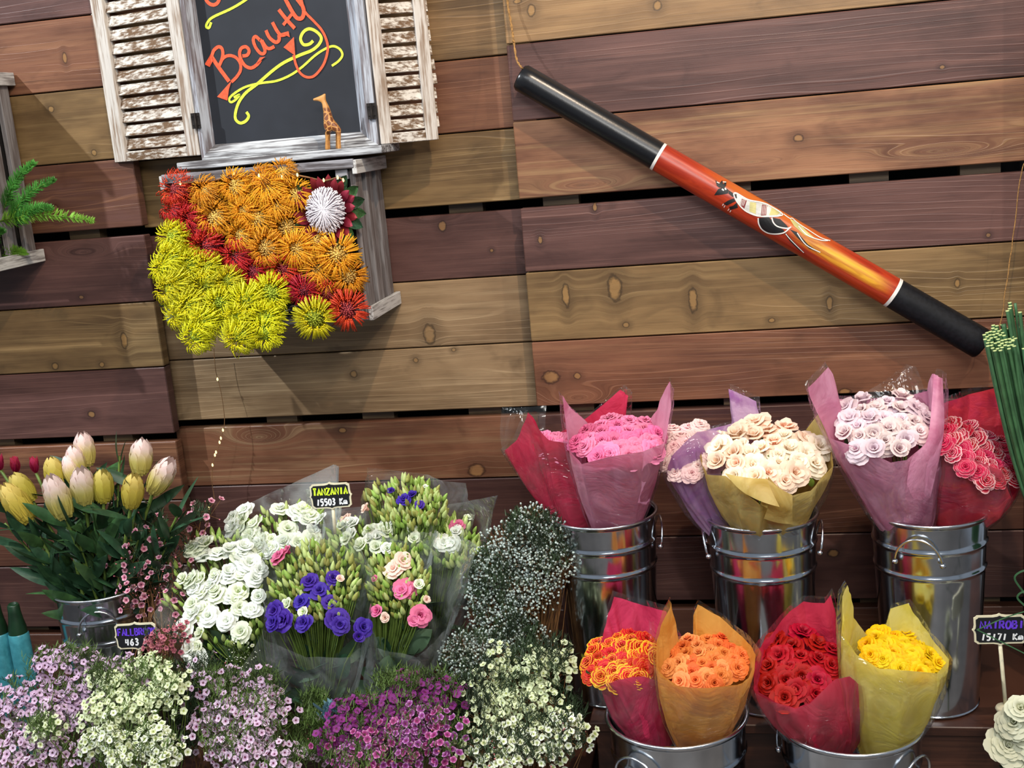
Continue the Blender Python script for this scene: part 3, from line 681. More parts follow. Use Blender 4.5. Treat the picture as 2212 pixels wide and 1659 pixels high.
TW = plain('jute_twine', lin(150, 112, 64), .9, .3, 200)
mb = MB(); P = smooth_path([at(1094, -40, -.085), at(1097, 10, -.085), at(1104, 50, -.09), at(1110, 90, -.10), at(1116, 128, -.12), at(1126, 145, -.135), at(1133, 152, -.12)], 8)
for k in range(2): mb.tube([p+V((math.cos(i*.9+k*PI), 0, math.sin(i*.9+k*PI)))*.0014 for i, p in enumerate(P)], .0016, 5)
mb.tube([at(1110, 92, -.10), at(1106, 88, -.11)], .0012, 4); inst('hanging_cord', mb.mesh('cord', TW), dg, (0, 0, 0))
mb = MB(); P = smooth_path([at(2214, 350, -.16), at(2204, 385, -.155), at(2190, 500, -.15), at(2182, 560, -.15), at(2170, 640, -.155), at(2160, 700, -.15), at(2122, 744, -.15)], 8)
mb.tube([p+V((math.cos(i*.9), 0, math.sin(i*.9)))*.0006 for i, p in enumerate(P)], .0013, 5); inst('hanging_cord', mb.mesh('cord', TW), dg, (0, 0, 0))

# ------------------------------------------------------------------ flower meshes
def rose_mesh(name, seed, rings, mat, ruf=0.0):
    """rings: (count, r0, r1, height, curl, width)"""
    rd = random.Random(seed); mb = MB()
    for ri, (n, r0, r1, h, curl, wd) in enumerate(rings):
        ph = rd.uniform(0, 6.28)
        for k in range(n):
            th = ph+2*PI*k/n+rd.uniform(-.15, .15); hh = h*rd.uniform(.9, 1.1); rr = r1*rd.uniform(.9, 1.12); cu = curl*rd.uniform(.6, 1.3); sp = rd.uniform(0, 6.28)
            def fn(u, v, th=th, hh=hh, rr=rr, cu=cu, sp=sp):
                s_ = (u-.5)*2; w_ = wd*(.45+.55*math.sin(min(1, v*1.15)*PI*.5)); a = th+s_*w_*.5
                edge = 1-.22*s_*s_*v
                r = r0+(rr-r0)*(v**1.1)*edge+cu*max(0, v-.62)**1.5*2.2+.012*s_*s_*0
                z = hh*(math.sin(v*PI*.5)**.9)*edge-cu*1.3*max(0, v-.6)**1.4
                if ruf: z += ruf*math.sin(s_*9+sp)*v*v; r += ruf*.6*math.cos(s_*11+sp)*v*v
                r += .06*rr*math.sin(u*PI)*0
                return (r*math.cos(a), r*math.sin(a), z)
            mb.grid(fn, 5, 5, 0)
    # green calyx and a short stalk
    mb2 = MB()
    return mb.mesh(name, mat)
ROSE_R = [(3, .02, .10, .78, .0, 2.6), (4, .06, .24, .80, .10, 2.0), (5, .10, .42, .74, .20, 1.75), (5, .12, .62, .58, .30, 1.65), (6, .12, .86, .34, .34, 1.45), (6, .1, 1.0, .10, .30, 1.3)]
FULL_R = [(4, .02, .12, .60, .05, 2.2), (6, .06, .28, .64, .12, 1.5), (7, .10, .46, .60, .18, 1.25), (8, .12, .64, .52, .22, 1.1), (9, .12, .82, .36, .28, 1.0), (9, .1, 1.0, .16, .30, .95)]
OPEN_R = [(3, .02, .16, .75, .0, 2.4), (4, .05, .45, .86, .12, 2.0), (5, .10, .74, .78, .25, 1.7), (5, .12, .98, .52, .30, 1.6)]
CUP_R = [(3, .05, .30, .9, .0, 2.5), (4, .12, .52, .92, .06, 2.0), (5, .16, .70, .8, .18, 1.6)]
PT0 = petal('petal_default', lin(200, 60, 90), lin(230, 120, 150))
MESH = {'rose': [rose_mesh('rose_bloom', i, ROSE_R, PT0) for i in range(3)], 'full': [rose_mesh('full_rose_bloom', 10+i, FULL_R, PT0) for i in range(3)],
        'open': [rose_mesh('open_bloom', 20+i, OPEN_R, PT0, .08) for i in range(3)], 'cup': [rose_mesh('cup_bloom', 30+i, CUP_R, PT0, .02) for i in range(2)]}
mb = MB(); mb.lathe([(0, -.25), (.2, -.2), (.36, .1), (.40, .45), (.30, .95), (.14, 1.4), (0, 1.6)], 8); BUD = mb.mesh('bud', M['leafb'])
for a in BUD.attributes: pass
mb = MB()
for k in range(5):
    a = 2*PI*k/5
    def fn(u, v, a=a):
        s_ = (u-.5)*2; w_ = .50*math.sin(min(1, v*.8+.22)*PI)**.7; r = .22+.72*v
        return (r*math.cos(a)-s_*w_*math.sin(a), r*math.sin(a)+s_*w_*math.cos(a), .10+.26*v*v-.08*s_*s_)
    mb.grid(fn, 3, 4, 0)
mb.lathe([(.30, .10), (.28, .02), (.12, -.02), (0, .0)], 8, m=1); mb.lathe([(.05, .0), (.05, .22), (0, .24)], 5, m=1)
mb.lathe([(0, -.45), (.16, -.36), (.24, 0), (.28, .1)], 6, m=2)
WAXM = mb.mesh('wax_blossom', [PT0, PT0, M['stem']])
mb = MB(); mb.lathe([(0, -.5), (.22, -.3), (.38, .1), (.34, .4), (0, .6)], 6); WBUD = mb.mesh('wax_bud', PT0)
def leaf_mesh(name, L, W, mat, bend=.25, fold=.25):
    mb = MB()
    def fn(u, v):
        s_ = (u-.5)*2; w_ = W*math.sin(PI*min(1, .04+v*.96))**.75*(1-.25*v); return (s_*w_, abs(s_)*w_*fold*-1+0, v*L) if False else (s_*w_, bend*L*v*v+abs(s_)*w_*fold, v*L)
    mb.grid(fn, 5, 8); return mb.mesh(name, mat)
LEAF = leaf_mesh('leaf', .11, .016, M['leafd']); LEAFB = leaf_mesh('leaf', .06, .018, M['leaf'])

# ------------------------------------------------------------------ pincushion flowers
def pin_mesh(seed, droop, loop):
    rd = random.Random(seed); mb = MB(); N = 190
    for i in range(N):
        z = 1-1.25*(i+.5)/N; ph = i*2.39996+rd.uniform(-.15, .15); r = math.sqrt(max(0, 1-z*z)); d = V((r*math.cos(ph), r*math.sin(ph), z))
        out = V((math.cos(ph), math.sin(ph), 0)); L = 1.0*rd.uniform(.88, 1.08); t0 = d*.30
        if i < N*.30: p = [d*.28, d*.42+out*.03, d*.55+out*.02, d*.60-out*.06]; k = .022
        else:
            b = rd.uniform(.7, 1.2)*droop
            p = [d*.28, d*.55+V((0, 0, .08)), d*.80+V((0, 0, .22*b)), d*.96*L+V((0, 0, .30*b)), d*.98*L+V((0, 0, .42*b))-out*loop*.18, d*.90*L+V((0, 0, .47*b))-out*loop*.28]; k = .017
        P = p; mb.tube(P, [k]*(len(P)-1)+[k*1.0], 4, 0 if i >= N*.3 else 1, True)
        e = P[-1]; dd = (P[-1]-P[-2]).normalized()*.05; kk = k*2.1; a = dd.orthogonal().normalized()*kk; b_ = dd.cross(a).normalized()*kk
        o = len(mb.v); mb.add([e-dd*.4, e+a, e+b_, e-a, e-b_, e+dd*1.2], [(0, 2, 1), (0, 3, 2), (0, 4, 3), (0, 1, 4), (1, 2, 5), (2, 3, 5), (3, 4, 5), (4, 1, 5)], 2 if i >= N*.3 else 1)
    return mb
def core_mesh(): mb = MB(); mb.lathe([(0, .33), (.16, .31), (.28, .2), (.31, 0), (.24, -.2), (.10, -.3), (.05, -.4), (.05, -.9), (0, -.9)], 12); return mb
pm0 = [plain('pin_'+n, c, .55, .2, 40, transl=.25, rnd=.12) for n, c in (('a', lin(240, 150, 20)), ('b', lin(230, 190, 100)), ('c', lin(250, 170, 40)))]
PIN = [pin_mesh(i, .9+.15*i, 1.0+.25*i).mesh('pincushion_styles', pm0) for i in range(3)]; PCORE = core_mesh().mesh('pincushion_core', pm0[1])
PC = {'O': [plain('style_orange', lin(250, 176, 40), .5, .15, 40, transl=.25, rnd=.14), plain('centre_straw', lin(232, 196, 104), .6, .2, 40, rnd=.12), plain('tip_amber', lin(252, 160, 20), .45, .12, 40, rnd=.1)],
      'R': [plain('style_red', lin(206, 40, 36), .5, .22, 40, transl=.25, rnd=.16), plain('centre_pink', lin(168, 66, 78), .6, .25, 40, rnd=.15), plain('tip_red', lin(222, 58, 30), .45, .2, 40, rnd=.12)],
      'Y': [plain('style_yellow', lin(226, 222, 30), .5, .15, 40, transl=.3, rnd=.12), plain('centre_lime', lin(176, 192, 56), .6, .2, 40, rnd=.12), plain('tip_yellow', lin(250, 226, 14), .45, .1, 40, rnd=.08)]}
PINS = [('R', 389, 411, 46, 'at the top left corner of the crate'), ('R', 384, 456, 36, 'below the corner one, against the crate side'), ('R', 419, 473, 38, 'between the corner and the yellow ones'), ('R', 431, 497, 34, 'squeezed between orange and yellow heads on the left'),
 ('R', 456, 529, 43, 'under the straw centred orange head on the left'), ('R', 519, 557, 42, 'dark, in the middle of the diagonal red band'), ('R', 553, 586, 36, 'low in the red band above the yellow cluster'), ('R', 618, 583, 42, 'under the centre orange heads, mid band'),
 ('R', 657, 624, 38, 'in the band just right of the topmost yellow heads'), ('R', 708, 632, 34, 'small, between two larger reds near the right'), ('R', 752, 668, 46, 'at the lower right end of the band, hanging past the crate'),
 ('O', 452, 418, 40, 'beside the red corner flower on the top row'), ('O', 470, 474, 46, 'with a straw centre, left of the second row'), ('O', 514, 405, 42, 'second along the top row'), ('O', 534, 458, 38, 'between top row and second row, left of centre'),
 ('O', 560, 474, 44, 'with a pale open centre in the middle of the crate'), ('O', 528, 510, 42, 'above the dark red middle one'), ('O', 586, 414, 48, 'largest of the top row'), ('O', 612, 376, 36, 'touching the twigs under the crate top'),
 ('O', 642, 424, 40, 'just left of the white king protea'), ('O', 604, 450, 38, 'below the largest of the top row'), ('O', 623, 492, 46, 'lower left of the white king protea'), ('O', 581, 536, 46, 'in the middle, above the red band'),
 ('O', 648, 540, 46, 'right of the middle one, above the red band'), ('O', 684, 522, 36, 'just below the white king protea'), ('O', 728, 550, 52, 'large and straw centred on the right side'), ('O', 690, 582, 42, 'left below the large right one'),
 ('O', 752, 596, 44, 'at the right edge, hanging over the crate side'), ('O', 441, 440, 30, 'half hidden between the red corner flower and the second row'), ('O', 412, 545, 30, 'small, sunk beside the top yellow head'), ('O', 551, 420, 34, 'third along the top row'),
 ('O', 707, 606, 34, 'small, above the small red one near the right'), ('O', 570, 388, 34, 'back of the top row beneath the twigs'),
 ('Y', 379, 514, 42, 'topmost of the yellow cluster'), ('Y', 384, 556, 46, 'second from the top on the left side'), ('Y', 364, 580, 40, 'bulging past the crate on the left'), ('Y', 416, 572, 40, 'beside the small orange one'), ('Y', 457, 580, 40, 'under the first dark red one'),
 ('Y', 399, 612, 44, 'in the left middle of the cluster'), ('Y', 457, 612, 42, 'in the upper middle of the cluster'), ('Y', 374, 626, 40, 'leftmost of the middle rows'), ('Y', 420, 660, 46, 'in the centre left, second row from below'), ('Y', 484, 650, 44, 'in the very centre of the cluster'),
 ('Y', 500, 608, 38, 'below the dark middle red one'), ('Y', 540, 646, 48, 'large, right of centre'), ('Y', 588, 632, 48, 'rightmost of the upper rows, beside the reds'), ('Y', 522, 680, 44, 'below the large right of centre one'), ('Y', 452, 690, 44, 'between the two bottom left ones'),
 ('Y', 580, 686, 46, 'under the rightmost upper one'), ('Y', 430, 722, 42, 'lowest at the bottom left corner'), ('Y', 522, 720, 46, 'lowest in the bottom middle'), ('Y', 577, 716, 42, 'lowest right of the bottom middle'), ('Y', 679, 686, 48, 'apart on the right, lime green, under the red band'), ('Y', 392, 676, 38, 'at the lower left flank')]
CN = {'O': 'orange', 'R': 'red', 'Y': 'yellow'}
for i, (c, px, py, rp, ds) in enumerate(PINS):
    fy = (py-380)/340.0; Y = CF+.012-.075*fy-.02*math.sin(PI*min(1, max(0, (px-350)/420)))
    if c == 'Y' : Y -= .018
    P = at(px, py, Y+random.uniform(-.006, .006)); R_ = rp*mpp(P)*1.08
    n = V(((px-560)/420+random.uniform(-.2, .2), -1, .35-.75*(fy-.3)+random.uniform(-.2, .2)))
    t = bpy.data.objects.new('pincushion_flower', None); COL.objects.link(t); t.location = P-n.normalized()*R_*.25; t.rotation_euler = aim(n, random.uniform(0, 6)); t.scale = (R_, R_, R_)
    tag(t, CN[c]+' pincushion flower '+ds, 'flower', CN[c]+' pincushion flowers in the crate')
    kid('styles', PIN[i % 3], t, PC[c]); kid('core', PCORE, t, [PC[c][1]])
# king protea
kP = at(704, 455, CF-.03); kR = 43*mpp(kP); kn = V((.12, -1, .12)).normalized()
kt = bpy.data.objects.new('king_protea', None); COL.objects.link(kt); kt.location = kP; kt.rotation_euler = aim(kn); kt.scale = (kR,)*3
tag(kt, 'white king protea ringed by dark red bracts at the upper right of the crate', 'flower')
mb = MB()
for i in range(250):
    z = 1-1.15*(i+.5)/250; ph = i*2.39996+random.uniform(-.06, .06); th = math.acos(max(-1, min(1, z)))
    def ks(t_, k): return V((math.sin(t_)*math.cos(ph)*.98, math.sin(t_)*math.sin(ph)*1.14, math.cos(t_)*.62))*k
    mb.tube([ks(th+.10, .90), ks(th, 1.0), ks(max(.02, th-.20), 1.05), ks(max(.01, th-.42), 1.03)], [.03, .034, .03, .012], 5)
kid('white_styles', mb.mesh('king_styles', plain('protea_white', lin(240, 236, 242), .6, .06, 12, transl=.2)), kt)
mb = MB(); mb.lathe([(0, .5), (.5, .44), (.85, .2), (.95, -.1), (.5, -.5), (0, -.6)], 16, sy=1.12); kid('cone', mb.mesh('king_cone', plain('protea_grey', lin(150, 140, 150), .7, .2, 20)), kt)
bm_ = petal('protea_bract_red', lin(120, 26, 40), lin(176, 60, 74), .3, 1)
for k in range(22):
    a = 2*PI*k/22+random.uniform(-.08, .08); mb = MB(); lay = k % 2
    def fn(u, v):
        s_ = (u-.5)*2; w_ = .22*math.sin(PI*min(1, .18+v*.82))**.8; r = .84+.72*v+.10*lay
        return ((r*math.cos(a)-s_*w_*math.sin(a)), (r*math.sin(a)+s_*w_*math.cos(a))*1.1, -.25+.55*v-.10*lay-.06*s_*s_)
    mb.grid(fn, 4, 5); kid('bract', mb.mesh('bract', bm_), kt)
for k, a in enumerate((-.9, -.5, -.15, .2, .55, .95, -1.3, -1.8, 2.3, 3.6, 4.1)):
    mb = MB()
    def fn(u, v):
        s_ = (u-.5)*2; w_ = .30*math.sin(PI*min(1, .12+v*.88))**.7; r = 1.0+1.05*v
        return (r*math.cos(a)-s_*w_*math.sin(a), r*math.sin(a)+s_*w_*math.cos(a), -.45+.30*v+.10*s_*s_+.05*math.sin(v*9))
    mb.grid(fn, 5, 8); kid('leaf', mb.mesh('leaf', M['leafd'] if k % 2 else M['leaf']), kt)
# dark packing leaves in the crate and the twig with fairy lights
mb = MB()
for i in range(90):
    P = at(random.uniform(365, 760), random.uniform(395, 690), CF+random.uniform(.03, .06)); a = V((random.uniform(-1, 1), -.4, random.uniform(-1, 1))).normalized()*.03; b_ = a.cross(V((0, 1, 0))).normalized()*.012
    mb.add([P-a, P+b_, P+a, P-b_], [(0, 1, 2, 3)])
fo = tag(mb.obj('crate_foliage', M['leafd'], None), 'dark leaves packed behind the pincushion heads in the crate', 'foliage', kind='stuff')
def lights(label, path, ts, Yf, wire=.0009):
    P = smooth_path([at(x, y, Yf(i)) for i, (x, y) in enumerate(path)], 10)
    t = thing('fairy_light_string', label, 'string lights', P[0]); mb = MB(); mb.tube(P, wire, 5); mb.obj('wire', M['twig'], t)
    for k in ts:
        q = P[int(k*(len(P)-1))]; m2 = MB(); m2.lathe([(0, -.004), (.0022, -.002), (.0028, .001), (.0015, .005), (0, .006)], 8, q+V((0, -.002, 0))); m2.obj('bulb', EMB, t)
T = NT('warm_bulb'); e = T.n('ShaderNodeEmission'); e.inputs[0].default_value = (1, .78, .34, 1); e.inputs[1].default_value = 2.6; EMB = T.out(e.outputs[0])
lights('twig garland with tiny warm lights under the crate top', [(378, 398), (430, 392), (470, 388), (515, 374), (560, 380), (600, 390), (620, 376), (660, 382), (700, 390), (730, 384), (745, 392)], (.03, .28, .40, .55, .66, .80, .9, .97), lambda i: CF-.02, .0022)
lights('thin wire of warm lights hanging below the crate against the wall', [(462, 752), (466, 800), (478, 850), (485, 905), (481, 935), (472, 965), (461, 997), (458, 1040), (461, 1088), (425, 1110), (412, 1104)], (.14, .38, .44, .47, .54, .565, .62, .83, .92), lambda i: -.035-.004*i)

# ------------------------------------------------------------------ proteas
PRM = {'w': petal('protea_cream', lin(198, 184, 100), lin(230, 206, 200), .3, .85, transl=.2), 'y': petal('protea_yellow', lin(184, 168, 66), lin(206, 186, 104), .4, 1.0, transl=.2)}
def protea_head(seed, slim):
    rd = random.Random(seed); mb = MB()
    for ring, (n, zb, L, r) in enumerate(((7, .70, .95, .52), (8, .45, .95, .62), (9, .20, .85, .66), (9, .0, .65, .62), (8, -.12, .45, .48))):
        ph = rd.uniform(0, 6)
        for k in range(n):
            a = ph+2*PI*k/n; ll = L*rd.uniform(.9, 1.08)
            def fn(u, v):
                s_ = (u-.5)*2; w_ = (2.2*PI*r/n)*.62*math.sin(PI*min(1, .28+v*.60))**.5*(1 if v < .98 else .30); z = zb+ll*v
                rr = r*slim*(.50+.56*math.sin(min(1, (z+.25)/1.1)*PI*.5))*math.sqrt(max(.02, 1-(max(0, z-1.05)/.72)**2.2))+.014*ring*(1-.5*v)+(.03*v if ring > 1 else 0)
                return (rr*math.cos(a)-s_*w_*math.sin(a), rr*math.sin(a)+s_*w_*math.cos(a), z-.04*s_*s_)
            mb.grid(fn, 4, 6, 0, tfn=lambda u, v: min(1, (zb+ll*v)/1.65))
    return mb
PHD = [protea_head(i, (1.0, .9, 1.05)[i]).mesh('protea_head', PRM['w']) for i in range(3)]
def protea(px, py, wpx, kind, lean, label, Y, basep, nl=13):
    P = at(px, py, Y); r = wpx/2*mpp(P)*1.02; base = basep+V((random.uniform(-.05, .05), random.uniform(-.05, .05), 0))
    t = thing('protea', label, 'flower', base, 'proteas in the left bucket')
    n = ((P-base).normalized()+V(lean)).normalized(); hb = P-n*r*1.5
    path = smooth_path([base, base+(hb-base)*.5+V((0, 0, .02)), hb], 8); mb = MB(); mb.tube(path, .0045, 6); mb.obj('stem', M['stem'], t)
    inst('head', PHD[random.randrange(3)], t, hb, aim(n, random.uniform(0, 6)), (r*1.22, r*1.22, r*1.75), PRM[kind])
    for k in range(nl):
        u = .25+.72*k/nl; q = path[int(u*(len(path)-1))]; a = k*2.4+random.uniform(-.3, .3)
        d = (V((math.cos(a), math.sin(a), 0))*.85+n*.75+V((0, 0, -.15))).normalized()
        inst('leaf', LEAF, t, q, aim(d, random.uniform(0, 6)), random.uniform(.8, 1.25), M['leafd'] if random.random() < .7 else M['leaf'])
lbase = V((lb.x, lb.y, ZL+.25))
for a in ((182, 966, 47, 'w', (0, 0, .2), 'topmost white protea at the back of the left bucket', -.30), (163, 992, 44, 'w', (0, 0, .2), 'small white protea just below the topmost one', -.33), (152, 1012, 40, 'w', (-.1, 0, .2), 'white protea half hidden above the pale yellow middle ones', -.35),
          (117, 1018, 44, 'y', (-.1, 0, .1), 'yellow protea left of the white cluster, partly hidden', -.36), (305, 982, 50, 'w', (0, 0, .2), 'upright blush protea standing tall on the right', -.32), (352, 1024, 58, 'w', (.35, 0, .1), 'rightmost cream protea leaning outwards', -.36),
          (178, 1046, 56, 'w', (0, 0, .1), 'long cream and yellow protea in the middle of the bunch', -.40), (122, 1068, 64, 'w', (-.05, 0, .1), 'large white protea at the front left of the middle', -.44), (222, 1046, 46, 'y', (0, 0, .15), 'yellow protea right of the long cream one', -.38),
          (287, 1056, 50, 'y', (0, 0, .15), 'scaly yellow protea below the upright blush one', -.42), (32, 1082, 62, 'y', (-.2, -.1, .1), 'large yellow protea at the left edge of the photo', -.42), (46, 1050, 46, 'y', (-.2, 0, .1), 'yellow protea tucked behind the left edge one', -.38)):
    protea(*a, basep=lbase)
RB = petal('red_bract', lin(130, 20, 50), lin(196, 60, 90), .3, 1)
for j, (px, py, lb_) in enumerate(((36, 1022, 'spiky crimson protea behind the left yellow ones'), (2, 1016, 'crimson bract tip at the very left edge'), (78, 1022, 'small crimson spike between the yellow proteas'))):
    P = at(px, py, -.30); t = thing('red_protea', lb_, 'flower', lbase)
    mb = MB(); mb.tube(smooth_path([lbase, (lbase+P)/2+V((0, 0, .02)), P], 5), .004, 5); mb.obj('stem', M['stem'], t)
    for k in range(9 if j == 0 else 5):
        a = k*2.4; inst('bract', LEAFB, t, P, aim(V((math.cos(a)*.5, math.sin(a)*.5, 1))), .75, RB)
# extra leaf spray at the right of the bucket and low leaves
def sprig(label, base, tip, n, mat, name='leaf_spray', sc=1.0, mesh=None):
    t = thing(name, label, 'foliage', base); pth = smooth_path([base, (base+tip)/2+V((0, 0, .015)), tip], 8); mb = MB(); mb.tube(pth, .003, 5); mb.obj('stem', M['stem'], t); n0 = (tip-base).normalized()
    for k in range(n):
        u = .2+.8*k/n; q = pth[int(u*(len(pth)-1))]; a = k*2.4; d = (V((math.cos(a), math.sin(a), 0))*.6+n0).normalized(); inst('leaf', mesh or LEAF, t, q, aim(d, random.uniform(0, 6)), sc*random.uniform(.8, 1.2), mat)
for i, (px, py, lbx) in enumerate(((388, 1105, 'fine dark leaf spray reaching right from the protea bucket, upper one'), (372, 1160, 'lower dark leaf spray at the right of the protea bucket'), (258, 985, 'leafy tip between the two tallest proteas'), (60, 1150, 'broad leaf spray drooping at the left of the bucket'), (90, 1215, 'long leaves hanging over the left rim of the bucket'), (215, 1150, 'bright stemmed leaves in the front of the protea bunch'),
                                    (10, 1130, 'leaf spray cut by the left edge of the photo'), (160, 1140, 'dense leaves under the large white protea'), (300, 1160, 'dense leaves at the right front of the protea bucket'))):
    sprig(lbx, lbase, at(px, py, -.42 if i not in (2,) else -.31), 16, M['leafd'] if i != 5 else M['leaf'])

# ------------------------------------------------------------------ wrapped rose bouquets
CYL = plain('calyx_green', lin(96, 128, 60), .6, .2, 30)
def cone_wrap(name, parent, B, rim, Yc, R_, mat, bulge=.02, dens=10, r0=.022, out=1.0, lift=0.0, wr=.004, seed=0):
    """rolled sheet: base ring at B, upper edge through the rim points (px, py, depth in units of R_)"""
    P = [at(px, py, Yc+dy*R_) for px, py, dy in rim]; c = sum(P, V())/len(P)
    if out != 1.0 or lift:
        P = [c+(p-c)*out+V((0, 0, lift)) for p in P]
    n = len(P); loop = []
    for i in range(n):
        a, b = P[i], P[(i+1) % n]
        for k in range(dens): loop.append(a.lerp(b, k/dens))
    N = len(loop); mb = MB(); bx = V((c.x, c.y, 0))-V((B.x, B.y, 0))
    def fn(u, v):
        i = int(round(u*N)) % N; q = loop[i]; d = V((q.x-c.x, q.y-c.y, 0)); d = d.normalized() if d.length > 1e-6 else V((1, 0, 0))
        b0 = B+d*r0; m = b0+(q-b0)*.5+d*bulge+V((0, 0, -.012)); p = b0*(1-v)**2+m*2*v*(1-v)+q*v*v
        w_ = noise.noise(V((p.x*22+seed, p.y*22, p.z*14)))*wr*v+noise.noise(V((u*40, v*5, seed)))*wr*.5
        w_ += (.5-abs(noise.noise(V((math.cos(u*6.283)*2.6+seed, math.sin(u*6.283)*2.6, v*1.3)))*2))*wr*2.2*math.sin(PI*min(1, v*.85))
        return p+d*w_
    mb.grid(fn, N, 18, 0, loop=True)
    o = mb.obj(name, mat, parent); return o, c
def bloom_disc(parent, head, tilt, Yc, R_, n, size, mats, kinds, name='rose', depth=.9, calyx=True, rows=None, seed=0, dome=.018, hy=0.0):
    px0, py0, ax_, ay = head; rd = random.Random(seed+5); pts = []
    for i in range(n):
        r = math.sqrt((i+.5)/n); a = i*2.39996+seed; pts.append((r*math.cos(a), r*math.sin(a)))
    for (a, b) in pts:
        a += rd.uniform(-.05, .05); b += rd.uniform(-.05, .05)
        X = a*ax_*math.cos(tilt)-b*ay*math.sin(tilt); Z = a*ax_*math.sin(tilt)+b*ay*math.cos(tilt)
        P = at(px0+X, py0+Z, Yc+hy-b*R_*depth-.012*(1-a*a-b*b)); P.z += 0
        nrm = V((a*.6+rd.uniform(-.18, .18), -.55-b*.45+rd.uniform(-.15, .15), .85-.15*b)).normalized()
        s_ = size*.5*mpp(P)*rd.uniform(.88, 1.14); k = rd.choice(kinds)
        o = inst(name, rd.choice(MESH[k]), parent, P-nrm*s_*.35, aim(nrm, rd.uniform(0, 6)), s_, rd.choice(mats))
def bouquet(label, bk, off, zr, rim, Yc, R_, pm, head, tilt, n, size, mats, kinds, seed, bulge=.02, clear=True, group=None, wrapname='paper_wrap', leaves=6, flow='rose', hy=0.0, sheets=(), films=()):
    B = V((bk.x+off[0], bk.y+off[1], zr-.06)); t = thing('rose_bouquet', label, 'bouquet', B, group)
    cone_wrap(wrapname, t, B, rim, Yc, R_, pm, bulge, seed=seed, r0=.046)
    if clear:
        o, c = cone_wrap('clear_wrap', t, B, rim, Yc, R_, M['filmc'], bulge+.006, 6, .050, 1.07, .006, .003, seed+3)
    bloom_disc(t, head, tilt, Yc, R_, n, size, mats, kinds, flow, seed=seed, hy=hy)
    for (Lp, Rp, isf) in [(a, b, 0) for a, b in sheets]+[(a, b, 1) for a, b in films]:
        mb = MB(); A_ = smooth_path([at(x, y, Yc+d*R_) for x, y, d in Lp], 6); B_ = smooth_path([at(x, y, Yc+d*R_) for x, y, d in Rp], 6); n_ = min(len(A_), len(B_))-1
        mb.grid(lambda u, v: (lambda a, b: a.lerp(b, u)+V((0, -.010*math.sin(u*PI), 0))+V((0, noise.noise(a*30)*.003, 0)))(A_[int(v*n_)], B_[int(v*n_)]), 7, n_+1)
        mb.obj('film_flap' if isf else 'paper_fold', M['filmc'] if isf else pm, t)
    hc = at(head[0], head[1], Yc); rd = random.Random(seed)
    mb = MB()
    for k in range(9):
        q = at(head[0]+rd.uniform(-.5, .5)*head[2], head[1]+rd.uniform(-.3, .5)*head[3], Yc+rd.uniform(-.3, .3)*R_)
        mb.tube([B+V((rd.uniform(-.01, .01), rd.uniform(-.01, .01), 0)), (B+q)/2, q+V((0, 0, -.012))], .0026, 5)
    mb.obj('stems', M['stem'], t)['kind'] = 'stuff'
    for k in range(leaves):
        a = rd.uniform(0, 6.28); r = rd.uniform(.3, .95); q = at(head[0]+math.cos(a)*r*head[2], head[1]+math.sin(a)*r*head[3]+10, Yc-math.sin(a)*r*R_*.8)
        inst('leaf', LEAFB, t, q-V((0, 0, .03)), aim(V((rd.uniform(-.6, .6), rd.uniform(-.9, .2), .8)), rd.uniform(0, 6)), rd.uniform(.45, .8), M['leafb'] if rd.random() < .5 else M['leaf'])
    return t
P_ROSE = [petal('hot_pink_petal', lin(190, 46, 104), lin(236, 124, 170), .3, 1.0), petal('pink_petal', lin(204, 66, 122), lin(242, 146, 184), .3, 1.0)]
P_PINKW = [petal('pink_white_petal', lin(206, 90, 120), lin(250, 214, 214), .25, .8), petal('blush_petal', lin(226, 150, 160), lin(252, 228, 224), .2, .8)]
P_CREAM = [petal('cream_petal', lin(238, 214, 176), lin(255, 244, 224), .1, .7), petal('peach_cream_petal', lin(240, 196, 160), lin(254, 230, 208), .15, .85)]
P_LILAC = [petal('lilac_white_petal', lin(206, 176, 192), lin(236, 218, 226), .1, .7), petal('dusty_pink_petal', lin(200, 160, 172), lin(240, 224, 222), .15, .9)]
P_REDW = [petal('red_white_petal', lin(186, 20, 56), lin(254, 214, 216), .88, 1.0), petal('cerise_petal', lin(200, 28, 70), lin(250, 190, 200), .92, 1.06)]
P_REDY = [petal('red_yellow_petal', lin(190, 18, 24), lin(255, 196, 50), .87, .97), petal('scarlet_petal', lin(200, 22, 28), lin(252, 180, 50), .94, 1.05), petal('yellow_red_petal', lin(206, 36, 26), lin(255, 204, 50), .86, .98)]
P_ORANGE = [petal('orange_petal', lin(204, 70, 20), lin(238, 136, 66), .3, 1.0), petal('coral_petal', lin(198, 54, 22), lin(232, 112, 52), .35, 1.0), petal('apricot_petal', lin(216, 96, 36), lin(244, 160, 92), .3, 1.0)]
P_RED = [petal('deep_red_petal', lin(128, 4, 18), lin(184, 14, 36), .3, 1.1), petal('crimson_petal', lin(140, 8, 24), lin(194, 22, 44), .3, 1.1)]
P_YEL = [petal('yellow_petal', lin(222, 160, 0), lin(246, 212, 20), .2, .95), petal('golden_petal', lin(226, 150, 0), lin(244, 200, 10), .2, 1.0)]
